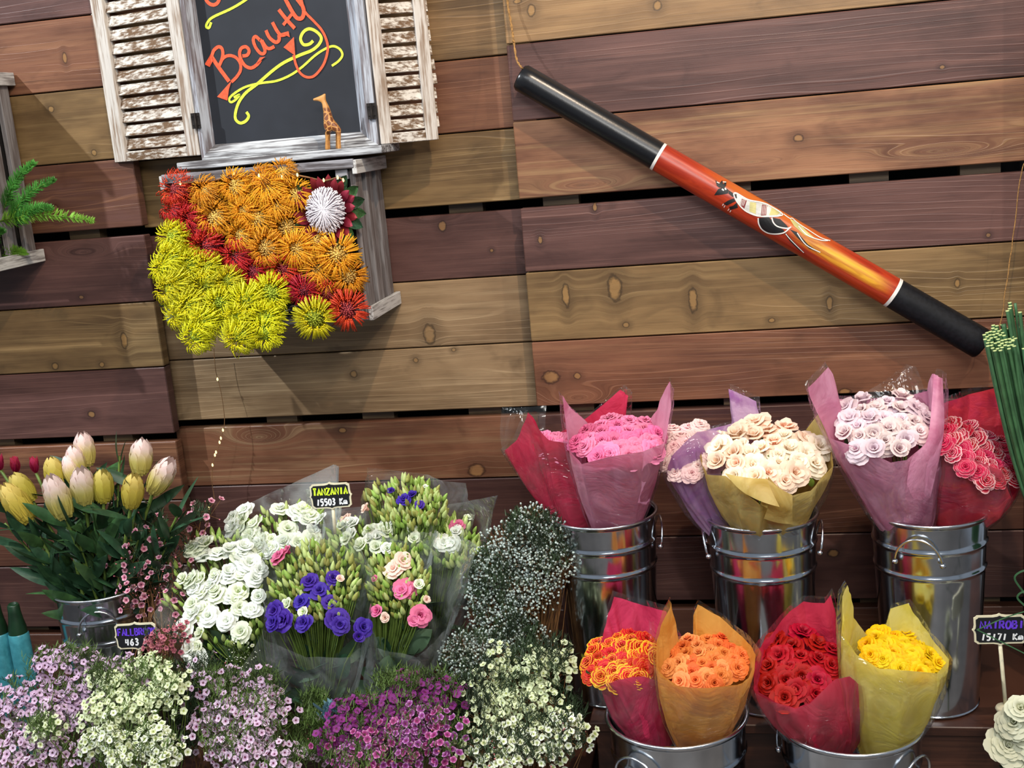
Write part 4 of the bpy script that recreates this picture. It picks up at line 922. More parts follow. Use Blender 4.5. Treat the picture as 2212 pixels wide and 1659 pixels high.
PAP = {'red': paper('red_tissue', lin(234, 66, 102), lin(196, 36, 70)), 'pink': paper('pink_tissue', lin(246, 178, 206), lin(222, 130, 164), .55), 'violet': paper('violet_tissue', lin(242, 206, 240), lin(196, 132, 206), .6),
       'gold': paper('gold_tissue', lin(226, 204, 126), lin(198, 168, 86)), 'mauve': paper('mauve_tissue', lin(242, 178, 208), lin(214, 132, 168), .55), 'cerise': paper('cerise_tissue', lin(236, 66, 82), lin(208, 58, 96)),
       'crimson': paper('crimson_tissue', lin(222, 64, 104), lin(184, 40, 78)), 'orange': paper('orange_tissue', lin(246, 184, 92), lin(228, 152, 60)), 'wine': paper('wine_tissue', lin(226, 66, 94), lin(196, 38, 68)), 'yellow': paper('yellow_tissue', lin(250, 238, 142), lin(238, 222, 84), .55)}
G_B = None
bouquet('red wrapped bouquet leaning left behind the pink one', bk1, (-.052, .03), ZRIM,
    [(1090, 973, -.6), (1116, 950, -.8), (1140, 891, -.9), (1160, 925, -1), (1187, 950, -1), (1235, 960, -.9), (1300, 980, -.2), (1352, 907, .5), (1357, 855, .7), (1340, 842, .8), (1265, 904, 1), (1180, 950, .9), (1115, 968, .2)],
    -.28, .07, PAP['red'], (1205, 955, 50, 22), .1, 12, 40, P_ROSE, ['full'], 1, .012, films=[([(1088, 985, -.2), (1080, 940, 0), (1084, 880, .2)], [(1180, 955, -.4), (1178, 920, -.2), (1180, 876, 0)])])
bouquet('pink tissue bouquet of hot pink roses with two tall paper points', bk1, (.030, -.03), ZRIM,
    [(1215, 854, .1), (1223, 931, -.4), (1232, 975, -.75), (1256, 1003, -1), (1316, 987, -1.05), (1389, 975, -1), (1432, 958, -.6), (1449, 880, -.2), (1444, 824, .1), (1418, 885, .4), (1398, 915, .8), (1330, 930, 1), (1270, 915, .8), (1238, 885, .4)],
    -.39, .10, PAP['pink'], (1335, 947, 98, 48), -.02, 26, 50, P_ROSE, ['full'], 2, .010)
bouquet('violet wrapped bouquet of pink and white spray roses, half hidden', bk2, (-.065, .0), ZRIM,
    [(1438, 1025, -.8), (1452, 985, -1), (1480, 955, -1), (1506, 933, -.9), (1545, 930, -.7), (1600, 960, -.3), (1640, 915, .6), (1633, 867, .8), (1574, 840, .85), (1580, 915, 1), (1500, 935, .9), (1440, 965, .4)],
    -.31, .09, PAP['violet'], (1478, 968, 70, 58), -.35, 24, 38, P_PINKW, ['full'], 3, .02, hy=-.03)
bouquet('olive gold tissue bouquet of cream roses', bk2, (.012, -.03), ZRIM,
    [(1512, 985, -.2), (1526, 1025, -.7), (1566, 1028, -.95), (1600, 1062, -1), (1642, 1090, -1.05), (1660, 1030, -1), (1700, 1072, -.95), (1750, 1060, -.8), (1797, 1005, -.3), (1797, 960, .2), (1799, 893, .5), (1772, 887, .7), (1735, 935, .9), (1640, 945, 1), (1560, 945, .8), (1525, 955, .4)],
    -.39, .11, PAP['gold'], (1655, 978, 128, 66), .10, 30, 60, P_CREAM, ['open', 'rose', 'cup'], 4, .03, leaves=24,
    sheets=[([(1566, 1022, -1.0), (1590, 1050, -1.15), (1612, 1068, -1.3)], [(1656, 1034, -1.1), (1668, 1062, -1.35), (1684, 1095, -1.5)]), ([(1656, 1034, -1.1), (1664, 1075, -1.2), (1650, 1120, -.95)], [(1712, 1070, -1.0), (1712, 1100, -1.0), (1712, 1132, -.8)])])
bouquet('mauve pink tissue bouquet of pale lilac roses', bk3, (-.050, -.03), ZRIM,
    [(1764, 890, -.2), (1796, 947, -.7), (1845, 965, -.9), (1889, 983, -1), (1925, 1000, -1.05), (1961, 995, -1), (2001, 956, -.8), (2035, 929, -.4), (2037, 870, -.1), (2035, 817, .1), (2017, 807, .2), (2002, 845, .6), (1950, 858, 1), (1860, 862, 1), (1808, 862, .6), (1797, 810, .3), (1790, 793, .2), (1749, 838, 0)],
    -.37, .10, PAP['mauve'], (1908, 915, 100, 66), 0, 26, 56, P_LILAC, ['open', 'rose', 'cup'], 5, .012, leaves=22, hy=-.01,
    sheets=[([(2017, 807, .1), (2004, 945, -.8), (1966, 1000, -1.1), (1952, 1128, -.75)], [(2036, 817, .1), (2039, 930, -.5), (2018, 1040, -.75), (1994, 1130, -.6)])],
    films=[([(1850, 880, .9), (1868, 850, 1.0), (1905, 826, 1.1), (1958, 786, 1.2)], [(2000, 870, .8), (1998, 850, .9), (1990, 820, 1.0), (1978, 790, 1.1)])])
bouquet('red tissue bouquet of red and white roses leaning right', bk3, (.058, .01), ZRIM,
    [(2030, 930, -.2), (2040, 985, -.8), (2100, 992, -1), (2163, 1016, -1), (2186, 1076, -.85), (2206, 1040, -.2), (2198, 970, .4), (2176, 880, .8), (2151, 838, .9), (2090, 852, 1), (2037, 872, .8), (2020, 900, .3)],
    -.34, .09, PAP['cerise'], (2118, 976, 100, 50), .55, 34, 42, P_REDW, ['full'], 6, .02, leaves=10, hy=-.035)
zf = fb1.z; zg = fb2.z
bouquet('crimson wrapped bouquet of red and yellow striped roses', fb1, (-.055, -.01), zf,
    [(1291, 1482, -.6), (1318, 1475, -.9), (1341, 1467, -1), (1392, 1462, -1), (1428, 1475, -.9), (1452, 1440, -.3), (1465, 1381, .4), (1437, 1321, .8), (1380, 1305, 1), (1326, 1289, 1), (1310, 1340, .8), (1297, 1392, .5), (1284, 1440, 0)],
    -.61, .085, PAP['crimson'], (1340, 1420, 86, 55), -.2, 30, 46, P_REDY, ['full'], 7, .006, leaves=5, films=[([(1402, 1478, -1.0), (1400, 1410, -.9), (1402, 1338, -.7)], [(1422, 1478, -.9), (1418, 1410, -.8), (1413, 1340, -.6)])])
bouquet('orange tissue bouquet of orange roses', fb1, (.045, -.03), zf,
    [(1452, 1302, 0), (1430, 1350, -.2), (1417, 1396, -.4), (1420, 1442, -.75), (1434, 1464, -.9), (1465, 1482, -1), (1530, 1486, -1.05), (1594, 1480, -1), (1616, 1465, -.8), (1636, 1415, -.2), (1605, 1375, .4), (1553, 1333, .8), (1507, 1306, .9), (1498, 1330, .95), (1497, 1380, 1), (1465, 1381, .6)],
    -.66, .095, PAP['orange'], (1520, 1425, 88, 58), 0, 30, 48, P_ORANGE, ['rose', 'full'], 8, .02, leaves=3)
bouquet('wine red tissue bouquet of deep red roses', fb2, (-.045, -.02), zg,
    [(1661, 1375, .4), (1640, 1400, 0), (1628, 1450, -.4), (1628, 1491, -.75), (1677, 1516, -1), (1719, 1530, -1.05), (1749, 1519, -1), (1777, 1491, -1), (1805, 1468, -1), (1835, 1461, -.85), (1861, 1485, -.6), (1840, 1430, 0), (1806, 1367, .5), (1807, 1331, .7), (1794, 1285, .8), (1781, 1303, .85), (1736, 1300, 1), (1705, 1322, .9)],
    -.64, .095, PAP['wine'], (1722, 1436, 88, 77), 0, 19, 56, P_RED, ['rose', 'open', 'rose'], 9, .03, leaves=20)
bouquet('yellow tissue bouquet of yellow roses with one tall twisted point', fb2, (.060, -.02), zg,
    [(1831, 1264, -.2), (1817, 1288, -.3), (1824, 1330, -.35), (1818, 1368, -.55), (1850, 1415, -.9), (1900, 1445, -1), (1960, 1448, -1.05), (2025, 1455, -.85), (2050, 1425, -.1), (2010, 1375, .5), (1986, 1340, .8), (1962, 1303, .9), (1924, 1314, 1), (1913, 1353, .9), (1870, 1370, .6), (1842, 1335, 0), (1838, 1285, -.15)],
    -.62, .095, PAP['yellow'], (1945, 1408, 88, 40), .32, 26, 46, P_YEL, ['full', 'open'], 10, .03, leaves=2)

# ------------------------------------------------------------------ clear wrapped lisianthus
L_WHITE = [petal('lisianthus_white', lin(196, 212, 176), lin(236, 240, 232), .05, .8), petal('lisianthus_ivory', lin(190, 206, 146), lin(232, 238, 216), .1, .9)]
L_PURP = [petal('lisianthus_purple', lin(36, 16, 104), lin(70, 42, 156), .2, 1.0)]
L_PINK = [petal('lisianthus_pink', lin(196, 60, 120), lin(226, 120, 160), .3, .9), petal('lisianthus_blush', lin(226, 176, 160), lin(244, 216, 200), .2, .9)]
L_BUD = [plain('bud_lime', lin(150, 180, 84), .5, .2, 20, rnd=.2, transl=.2), plain('bud_pale', lin(192, 208, 132), .5, .15, 20, rnd=.15, transl=.2), plain('bud_olive', lin(160, 160, 84), .5, .2, 20, rnd=.2, transl=.2)]
LSP = plain('lisianthus_leaf', lin(84, 112, 84), .5, .25, 20, rnd=.2, transl=.15)
def lisi(label, base, Yc, R_, head, tilt, blooms, nb, nbmats, rim, seed, film_='film', extra=(), bsize=(10, 15), nleaf=16, budfill=1.0):
    rd = random.Random(seed); B = at(base[0], base[1], Yc-.02); t = thing('lisianthus_bouquet', label, 'bouquet', B)
    cone_wrap('clear_wrap', t, B, rim, Yc, R_, M[film_], .03, 8, .03, 1.0, 0, .008, seed)
    px0, py0, ax_, ay = head; mb = MB(); heads = []
    def place(px, py, dn=0.0):
        b = (py-py0)/ay; return at(px, py, Yc-b*R_*.8-dn), b, (px-px0)/ax_
    for (px, py, sz, k, mat) in blooms:
        P, b, a = place(px, py, .012); n = V((a*.7+rd.uniform(-.25, .25), -.6-b*.4+rd.uniform(-.2, .2), .8)).normalized(); s_ = sz*(.42 if mat is L_PURP[0] else .47)*mpp(P)
        inst('bloom', rd.choice(MESH[k]), t, P-n*s_*.5, aim(n, rd.uniform(0, 6)), s_, mat); heads.append(P-n*s_*.4)
    for i in range(min(290, int(nb*2.0))):
        r = math.sqrt(rd.random())*budfill; a = rd.uniform(0, 6.28); X = r*ax_*math.cos(a); Z = r*ay*math.sin(a)
        P, b, a_ = place(px0+X*math.cos(tilt)-Z*math.sin(tilt), py0+X*math.sin(tilt)+Z*math.cos(tilt), rd.uniform(-.02, .012))
        n = V((a_*.5+rd.uniform(-.35, .35), -.25-b*.35+rd.uniform(-.3, .3), 1)).normalized(); s_ = rd.uniform(*bsize)*mpp(P)
        inst('bud', BUD, t, P-n*s_*.6, aim(n), s_, rd.choice(nbmats)); heads.append(P-n*s_*.6)
    for h in heads:
        m = h.lerp(B, .35)+V((0, 0, .02)); mb.tube([h, h.lerp(m, .5)+V((0, 0, -.006)), m, B], .0013, 4, cap=False)
    mb.obj('stems', M['stem'], t)['kind'] = 'stuff'
    for k in range(nleaf*2):
        u = rd.uniform(.15, .68); q = B.lerp(at(px0+rd.uniform(-.8, .8)*ax_, py0+rd.uniform(0, 1)*ay, Yc-.3*R_), u)
        inst('leaf', LEAFB, t, q, aim(V((rd.uniform(-1, 1), rd.uniform(-1, .3), rd.uniform(.1, 1.2))), rd.uniform(0, 6)), rd.uniform(.9, 1.7), LSP if rd.random() < .5 else M['leafd'])
    return t
def rndb(rd, n, cx, cy, rx, ry, s0, s1, kinds, mats):
    return [(cx+rd.uniform(-1, 1)*rx, cy+rd.uniform(-1, 1)*ry, rd.uniform(s0, s1), rd.choice(kinds), rd.choice(mats)) for _ in range(n)]
rd = random.Random(5)
# back row, under hazier film
lisi('back left clear wrapped bouquet of misty white lisianthus', (640, 1400), -.30, .09, (600, 1150, 110, 62), -.25, rndb(rd, 40, 590, 1145, 95, 48, 34, 50, ['cup', 'open'], L_WHITE), 34, L_BUD[:2],
     [(480, 1180, -.8), (520, 1240, -1), (620, 1230, -1), (700, 1190, -1), (735, 1120, -.4), (730, 1010, .6), (722, 1003, .8), (640, 1040, 1), (560, 1078, 1), (497, 1105, .6)], 21, 'filmh', nleaf=4)
lisi('back right clear wrapped bouquet of green buds with a few purple blooms', (880, 1400), -.31, .09, (880, 1085, 92, 52), .15,
     [(845, 1060, 26, 'cup', L_PURP[0]), (872, 1078, 40, 'open', L_PURP[0]), (890, 1068, 32, 'cup', L_PURP[0]), (790, 1098, 34, 'cup', L_PINK[1]), (920, 1052, 20, 'cup', L_WHITE[0]), (905, 1090, 26, 'open', L_PURP[0])], 110, L_BUD,
     [(790, 1150, -.9), (880, 1170, -1), (990, 1160, -.9), (1025, 1110, 0), (1000, 1045, .8), (900, 1020, 1), (792, 1010, .9), (785, 1080, .1)], 22, nleaf=4)
lisi('far right clear wrapped bouquet of white and pink lisianthus with lime buds', (930, 1450), -.34, .09, (965, 1165, 75, 55), .35,
     [(960, 1172, 52, 'open', L_WHITE[0]), (985, 1148, 40, 'cup', L_WHITE[0]), (988, 1134, 38, 'open', L_PINK[0]), (940, 1158, 34, 'cup', L_WHITE[1]), (1010, 1118, 26, 'cup', L_WHITE[1]), (975, 1175, 44, 'open', L_WHITE[0])], 95, L_BUD[:2],
     [(900, 1230, -.9), (960, 1250, -1), (1025, 1215, -.8), (1050, 1140, 0), (1075, 1070, .4), (1000, 1085, 1), (920, 1100, .9)], 23, nleaf=6)
lisi('middle clear wrapped bouquet of round white lisianthus below the Tanzania sign', (760, 1450), -.37, .10, (810, 1165, 110, 50), .0,
     rndb(rd, 20, 815, 1160, 85, 32, 36, 50, ['cup', 'cup', 'open'], L_WHITE)+[(760, 1130, 34, 'cup', L_WHITE[0]), (690, 1120, 36, 'open', L_WHITE[0]), (870, 1210, 40, 'open', L_PINK[1]), (745, 1120, 34, 'open', L_PINK[1])], 70, L_BUD[:2],
     [(690, 1190, -.9), (760, 1260, -1), (850, 1260, -1), (930, 1220, -.8), (950, 1150, 0), (900, 1100, .9), (800, 1090, 1), (700, 1105, .7)], 24, 'filmh', nleaf=6)
lisi('front left clear wrapped bouquet of large white lisianthus', (590, 1560), -.44, .13, (475, 1270, 125, 135), -.45,
     rndb(rd, 44, 490, 1255, 78, 90, 38, 52, ['open', 'cup', 'open'], L_WHITE)+[(425, 1430, 64, 'open', L_WHITE[0]), (408, 1402, 50, 'open', L_WHITE[0]), (425, 1398, 42, 'cup', L_WHITE[1]), (432, 1368, 40, 'cup', L_WHITE[1]), (396, 1355, 52, 'open', L_WHITE[0]), (410, 1330, 50, 'open', L_WHITE[0]), (520, 1365, 50, 'open', L_WHITE[1]), (490, 1340, 50, 'open', L_WHITE[0]), (395, 1250, 40, 'cup', L_WHITE[1]), (470, 1195, 50, 'open', L_WHITE[0]), (540, 1215, 60, 'open', L_WHITE[0]), (450, 1330, 56, 'open', L_WHITE[0])], 50, L_BUD[:2],
     [(335, 1330, -.6), (345, 1395, -.8), (420, 1460, -.95), (520, 1440, -1), (580, 1350, -1), (585, 1250, -.5), (570, 1140, .5), (500, 1130, .9), (420, 1195, .8), (362, 1270, .1)], 25, nleaf=22)
lisi('front middle clear wrapped bouquet of lime buds over deep purple lisianthus', (700, 1580), -.50, .11, (680, 1255, 115, 100), .0,
     [(592, 1320, 58, 'open', L_PURP[0]), (610, 1340, 56, 'open', L_PURP[0]), (588, 1345, 46, 'open', L_PURP[0]), (655, 1345, 50, 'open', L_PURP[0]), (728, 1335, 62, 'open', L_PURP[0]), (735, 1350, 50, 'open', L_PURP[0]), (785, 1355, 48, 'open', L_PURP[0]), (775, 1375, 40, 'cup', L_PURP[0]), (668, 1255, 50, 'open', L_PURP[0]), (690, 1275, 48, 'open', L_PURP[0]), (650, 1300, 50, 'open', L_PURP[0]), (720, 1248, 40, 'open', L_PURP[0]), (600, 1202, 46, 'open', L_PINK[0]), (620, 1190, 36, 'cup', L_PINK[0]),
      (620, 1305, 40, 'cup', L_WHITE[1]), (655, 1322, 36, 'cup', L_WHITE[1]), (712, 1300, 40, 'open', L_PURP[0]), (735, 1250, 26, 'cup', L_PINK[1])], 130, L_BUD,
     [(565, 1290, -.6), (572, 1380, -.9), (660, 1420, -1), (760, 1420, -1), (800, 1370, -.9), (805, 1240, -.3), (750, 1130, .7), (640, 1130, .9), (570, 1180, .5)], 26, nleaf=16, budfill=.88)
lisi('front right clear wrapped bouquet of lime buds with one bright pink bloom', (830, 1580), -.48, .10, (860, 1255, 80, 85), .0,
     [(875, 1266, 54, 'full', L_PINK[0]), (868, 1275, 40, 'open', L_PINK[0]), (908, 1330, 52, 'open', L_PINK[0]), (895, 1340, 40, 'cup', L_PINK[0]), (815, 1320, 40, 'cup', L_PINK[0]), (832, 1335, 32, 'cup', L_PINK[1]), (905, 1262, 34, 'cup', L_WHITE[1]), (850, 1228, 46, 'open', L_PINK[1]), (872, 1215, 40, 'open', L_PINK[1]), (810, 1250, 22, 'cup', L_PINK[0]), (922, 1295, 24, 'cup', L_PINK[1])], 90, L_BUD,
     [(800, 1300, -.8), (810, 1400, -1), (900, 1420, -1), (975, 1350, -.8), (1030, 1180, -.2), (985, 1150, .6), (880, 1150, 1), (790, 1170, .7)], 27, nleaf=16, budfill=.9)

# ------------------------------------------------------------------ wax flower and filler bunches
def bunch(label, name, cat, ells, Y0, slope, nclu, per, size, pmats, cmat, smat, seed, spread=1.0, budmat=None, budn=0,  needles=900, nmat='needle', root=None, cap=300, mesh=None, leafn=0, nlen=.02):
    rd = random.Random(seed); nclu = int(nclu*1.55); size *= 1.08; needles = int(needles*1.5); e0 = ells[0]; c = at(e0[0], e0[1], Y0); root = root or V((c.x, c.y-.02, .25))
    t = thing(name, label, cat, root); made = 0; sm = MB(); nm = MB(); tot = sum(e[2]*e[3] for e in ells); far = MB(); pts = []
    def Yat(py): return Y0-slope*(py-1500)/100.0
    for i in range(nclu):
        q = rd.random()*tot
        for e in ells:
            q -= e[2]*e[3]
            if q <= 0: break
        r = math.sqrt(rd.random()); a = rd.uniform(0, 6.28); px = e[0]+r*math.cos(a)*e[2]; py = e[1]+r*math.sin(a)*e[3]
        C = at(px, py, Yat(py)+rd.uniform(-.02, .035)); ax_ = (V((rd.uniform(-.5, .5), -.75+rd.uniform(-.3, .3), .9))).normalized(); R_ = size*mpp(C)*1.5*spread
        stem_end = C-ax_*R_*.9; b = root+(V((c.x, c.y, 0))-V((root.x, root.y, 0)))*.0+V((rd.uniform(-.05, .05), rd.uniform(-.03, .03), .0))
        m = stem_end.lerp(b, .4)+V((0, .02, .0)); sm.tube([stem_end, m, b], .0011, 4, cap=False)
        for k in range(per):
            u = (k+.5)/per; th = math.acos(1-u*.95); ph = k*2.39996+seed; d = V((math.sin(th)*math.cos(ph), math.sin(th)*math.sin(ph), math.cos(th)))
            mtx = ax_.to_track_quat('Z', 'Y').to_matrix(); n = (mtx @ d); P = C+n*R_*rd.uniform(.75, 1.1)-ax_*R_*.5
            n = (n+V((0, -.35, .25))).normalized(); s_ = size*.5*mpp(P)*rd.uniform(.85, 1.15)
            pts.append((P, n, s_, rd.random())); sm.tube([stem_end, P-n*s_*.4], .0006, 3, cap=False)
    pts.sort(key=lambda q: (q[0]-CAM).dot(AF))
    for P, n, s_, z in pts:
        isb = budmat is not None and z < budn
        if made < cap:
            if isb: inst('bud', WBUD, t, P, aim(n), s_*.55, budmat)
            else: inst('blossom', mesh or WAXM, t, P, aim(n, z*6), s_, ([pmats[int(z*997) % len(pmats)], cmat, smat] if mesh is None else [pmats[int(z*997) % len(pmats)]]))
            made += 1
        else:
            q = n.to_track_quat('Z', 'Y').to_matrix(); src = WAXM if mesh is None else mesh
            far.add([P+q @ (v.co*s_) for v in src.vertices], [tuple(f.vertices) for f in src.polygons], 0)
            far.m[-len(src.polygons):] = [f.material_index for f in src.polygons]
    for i in range(needles):
        e = ells[rd.randrange(len(ells))]; r = math.sqrt(rd.random())*.98; a = rd.uniform(0, 6.28); px = e[0]+r*math.cos(a)*e[2]; py = e[1]+r*math.sin(a)*e[3]
        P = at(px, py, Yat(py)+rd.uniform(-.03, .09)); g = V((rd.uniform(-.8, .8), rd.uniform(-.7, .3), 1)).normalized()
        for k in range(5):
            d = (g*.6+V((rd.uniform(-1, 1), rd.uniform(-1, 1), rd.uniform(-.3, 1)))).normalized()*nlen*rd.uniform(.6, 1.2); q = P+g*k*nlen*.28; w_ = d.cross(V((0, 1, .3))).normalized()*.0011
            nm.add([q-w_, q+w_, q+d*.7+w_*.6, q+d, q+d*.7-w_*.6], [(0, 1, 2, 3, 4)])
    tag(sm.obj('stems', M['stem'] if nmat == 'needle' else M['twig'], t), kind='stuff'); 
    if nm.v: tag(nm.obj('needles', M[nmat], t), kind='stuff')
    if far.v: tag(far.obj('far_blossoms', [pmats[0], cmat, smat] if mesh is None else [pmats[0]], t), kind='stuff')
    return t
W_LAV = [petal('wax_lavender', lin(204, 176, 202), lin(236, 218, 234), .2, .9), petal('wax_mauve', lin(194, 160, 190), lin(230, 206, 224), .2, .9)]
W_WHT = [petal('wax_white', lin(216, 226, 186), lin(244, 248, 236), .1, .75), petal('wax_cream', lin(202, 212, 156), lin(238, 242, 220), .12, .8)]
W_PUR = [petal('wax_purple', lin(132, 50, 124), lin(216, 160, 212), .3, .95), petal('wax_magenta', lin(146, 44, 110), lin(222, 146, 196), .3, .95)]
W_PNK = [petal('tea_pink', lin(206, 120, 144), lin(240, 190, 206), .2, .8)]
CD = plain('wax_centre_dark', lin(74, 40, 60), .5, .3, 40); CG = plain('wax_centre_green', lin(150, 160, 80), .5, .25, 40); CM = plain('wax_centre_maroon', lin(96, 24, 60), .5, .25, 40)
SG = plain('wax_calyx_green', lin(120, 144, 70), .6, .25, 30); SR = plain('wax_calyx_red', lin(120, 50, 60), .6, .25, 30)
BW = plain('wax_bud_white', lin(230, 230, 214), .5, .1, 30, rnd=.1); BP = plain('wax_bud_pink', lin(196, 110, 120), .5, .2, 30, rnd=.2)
bunch('wide lavender wax flower bunch at the bottom left corner', 'wax_flower_bunch', 'flowers', [(150, 1470, 135, 60), (60, 1545, 100, 75), (170, 1530, 90, 70), (80, 1630, 120, 50), (245, 1468, 60, 34), (150, 1424, 70, 20)], -.66, .085, 66, 8, 18, W_LAV, CD, SR, 41, 1.15, BW, .08, 420)
bunch('white and lime wax flower bunch in front of the lavender ones', 'wax_flower_bunch', 'flowers', [(285, 1530, 110, 80), (330, 1470, 65, 45), (290, 1620, 110, 50), (225, 1470, 30, 30), (95, 1575, 30, 22)], -.72, .085, 56, 9, 16, W_WHT, CG, SG, 42, 1.0, BW, .15, 420, 'needle')
bunch('mauve wax flower bunch between the white and the purple ones', 'wax_flower_bunch', 'flowers', [(540, 1560, 85, 75), (570, 1500, 50, 50), (470, 1480, 40, 30), (480, 1570, 55, 60), (560, 1635, 110, 40)], -.66, .085, 46, 8, 18, W_LAV, CM, SR, 43, 1.1, BW, .08, 620)
bunch('bright purple wax flower bunch at the bottom middle', 'wax_flower_bunch', 'flowers', [(830, 1545, 105, 55), (790, 1610, 95, 60), (930, 1500, 60, 45), (920, 1590, 90, 70), (760, 1650, 60, 20), (860, 1480, 50, 25)], -.68, .085, 62, 8, 18, W_PUR, CM, SR, 44, 1.1, BP, .08, 620)
bunch('creamy white wax flower bunch left of the front steel buckets', 'wax_flower_bunch', 'flowers', [(1110, 1450, 65, 55), (1130, 1540, 110, 75), (1080, 1620, 80, 50), (1190, 1430, 45, 45), (1190, 1600, 80, 55), (1030, 1500, 40, 40)], -.66, .085, 70, 8, 16, W_WHT, CG, SG, 45, 1.05, BP, .10, 700, 'needled')
bunch('dark sprigs of tiny pink blossoms beside the protea bucket', 'tea_tree_sprigs', 'flowers', [(300, 1210, 22, 90), (290, 1250, 30, 60), (345, 1150, 20, 40), (380, 1190, 40, 55), (365, 1250, 40, 50), (430, 1110, 30, 20)], -.50, .03, 22, 5, 15, W_PNK, CM, SR, 46, 1.6, BP, .35, 200, 'needled', root=at(330, 1420, -.48), nlen=.014)
bunch('dusty pink blossom cluster in front of the Fallbrook sign', 'pink_filler_bunch', 'flowers', [(340, 1386, 22, 18), (318, 1372, 8, 8), (384, 1372, 16, 20)], -.60, .02, 8, 10, 12, [petal('dusty_pink', lin(176, 96, 110), lin(206, 130, 140), .2, .9)], CM, SR, 47, 1.2, BP, .4, 40, 'needled', root=at(380, 1470, -.55), nlen=.012)
bunch('dark maroon twiggy filler behind the white wax flowers', 'maroon_filler_bunch', 'flowers', [(400, 1470, 50, 35), (440, 1440, 30, 20)], -.62, .03, 6, 5, 13, W_LAV, CM, SR, 48, 1.6, BP, .7, 160, 'needled', nlen=.016)
bunch('small white bud cluster under the large white lisianthus', 'bud_filler_bunch', 'flowers', [(515, 1408, 30, 28)], -.56, .03, 8, 7, 12, W_WHT, CG, SG, 49, 1.2, BW, .95, 60, 'needle', nlen=.012, root=at(540, 1520, -.54))
RICE = [petal('rice_silver', lin(198, 212, 206), lin(232, 240, 236), .1, .9), petal('rice_white', lin(176, 186, 172), lin(214, 222, 210), .1, .9)]
mb = MB(); mb.lathe([(0, -.7), (.3, -.4), (.5, .1), (.42, .5), (.2, .62), (0, .5)], 6); RICEM = mb.mesh('rice_bud', PT0)
bunch('dark grey green bunch of tiny silvery rice flowers left of the first bucket', 'rice_flower_bunch', 'flowers', [(1125, 1230, 85, 100), (1150, 1150, 60, 45), (1080, 1310, 60, 90), (1060, 1250, 45, 60), (1180, 1200, 50, 50), (1120, 1370, 45, 40)], -.50, .03, 230, 12, 9.5, RICE, None, None, 50, 1.9, None, 0, 1500, 'needled', root=V((at(1110, 1400, -.45).x, -.42, ZL)), mesh=RICEM, nlen=.016)
bunch('small low bunch of bluish rice flowers above the creamy wax flowers', 'rice_flower_bunch', 'flowers', [(1010, 1410, 45, 45), (1000, 1450, 40, 35)], -.56, .03, 54, 12, 9.5, RICE, None, None, 51, 1.7, None, 0, 260, 'needled', root=V((at(1010, 1480, -.5).x, -.50, ZL)), mesh=RICEM, nlen=.016)

# ------------------------------------------------------------------ country signs on sticks
FONT = {'T': [[(0, 1), (1, 1)], [(.5, 1), (.5, 0)]], 'A': [[(0, 0), (.5, 1), (1, 0)], [(.2, .4), (.8, .4)]], 'N': [[(0, 0), (0, 1), (1, 0), (1, 1)]], 'Z': [[(0, 1), (1, 1), (0, 0), (1, 0)]], 'I': [[(.5, 0), (.5, 1)]],
 'F': [[(0, 0), (0, 1), (1, 1)], [(0, .55), (.75, .55)]], 'L': [[(0, 1), (0, 0), (.9, 0)]], 'B': [[(0, 0), (0, 1), (.7, .95), (.8, .75), (.65, .55), (0, .52)], [(.65, .55), (.95, .35), (.8, .05), (0, 0)]], 'R': [[(0, 0), (0, 1), (.75, .95), (.85, .72), (.65, .5), (0, .48)], [(.4, .48), (1, 0)]],
 'O': [[(.5, 1), (.1, .8), (0, .4), (.25, .02), (.7, .02), (1, .4), (.9, .8), (.5, 1)]], 'K': [[(0, 0), (0, 1)], [(.9, 1), (.05, .45), (1, 0)]], 'm': [[(0, 0), (0, .55)], [(0, .42), (.25, .58), (.45, .42), (.45, 0)], [(.45, .42), (.7, .58), (.95, .4), (1, 0)]],
 '0': [[(.5, 1), (.1, .75), (.1, .25), (.5, 0), (.9, .25), (.9, .75), (.5, 1)]], '1': [[(.6, 1), (.4, 0)]], '3': [[(.1, .95), (.6, 1), (.8, .75), (.4, .55), (.85, .35), (.6, .02), (.05, .08)]], '4': [[(.1, 1), (0, .45), (.9, .45)], [(.7, 1), (.6, 0)]],
 '5': [[(.95, 1), (.2, 1), (.15, .6), (.7, .6), (.85, .3), (.6, .02), (.05, .05)]], '6': [[(.7, 1), (.2, .6), (.1, .2), (.45, 0), (.8, .2), (.65, .5), (.2, .4)]], '7': [[(.05, 1), (.95, 1), (.4, 0)]]}
CRM = plain('sign_cream_edge', lin(214, 208, 178), .6, .08, 30); SLT = plain('sign_slate', lin(18, 20, 24), .55, .2, 30); STK_M = plain('sign_stick', lin(206, 200, 172), .6, .1, 40)
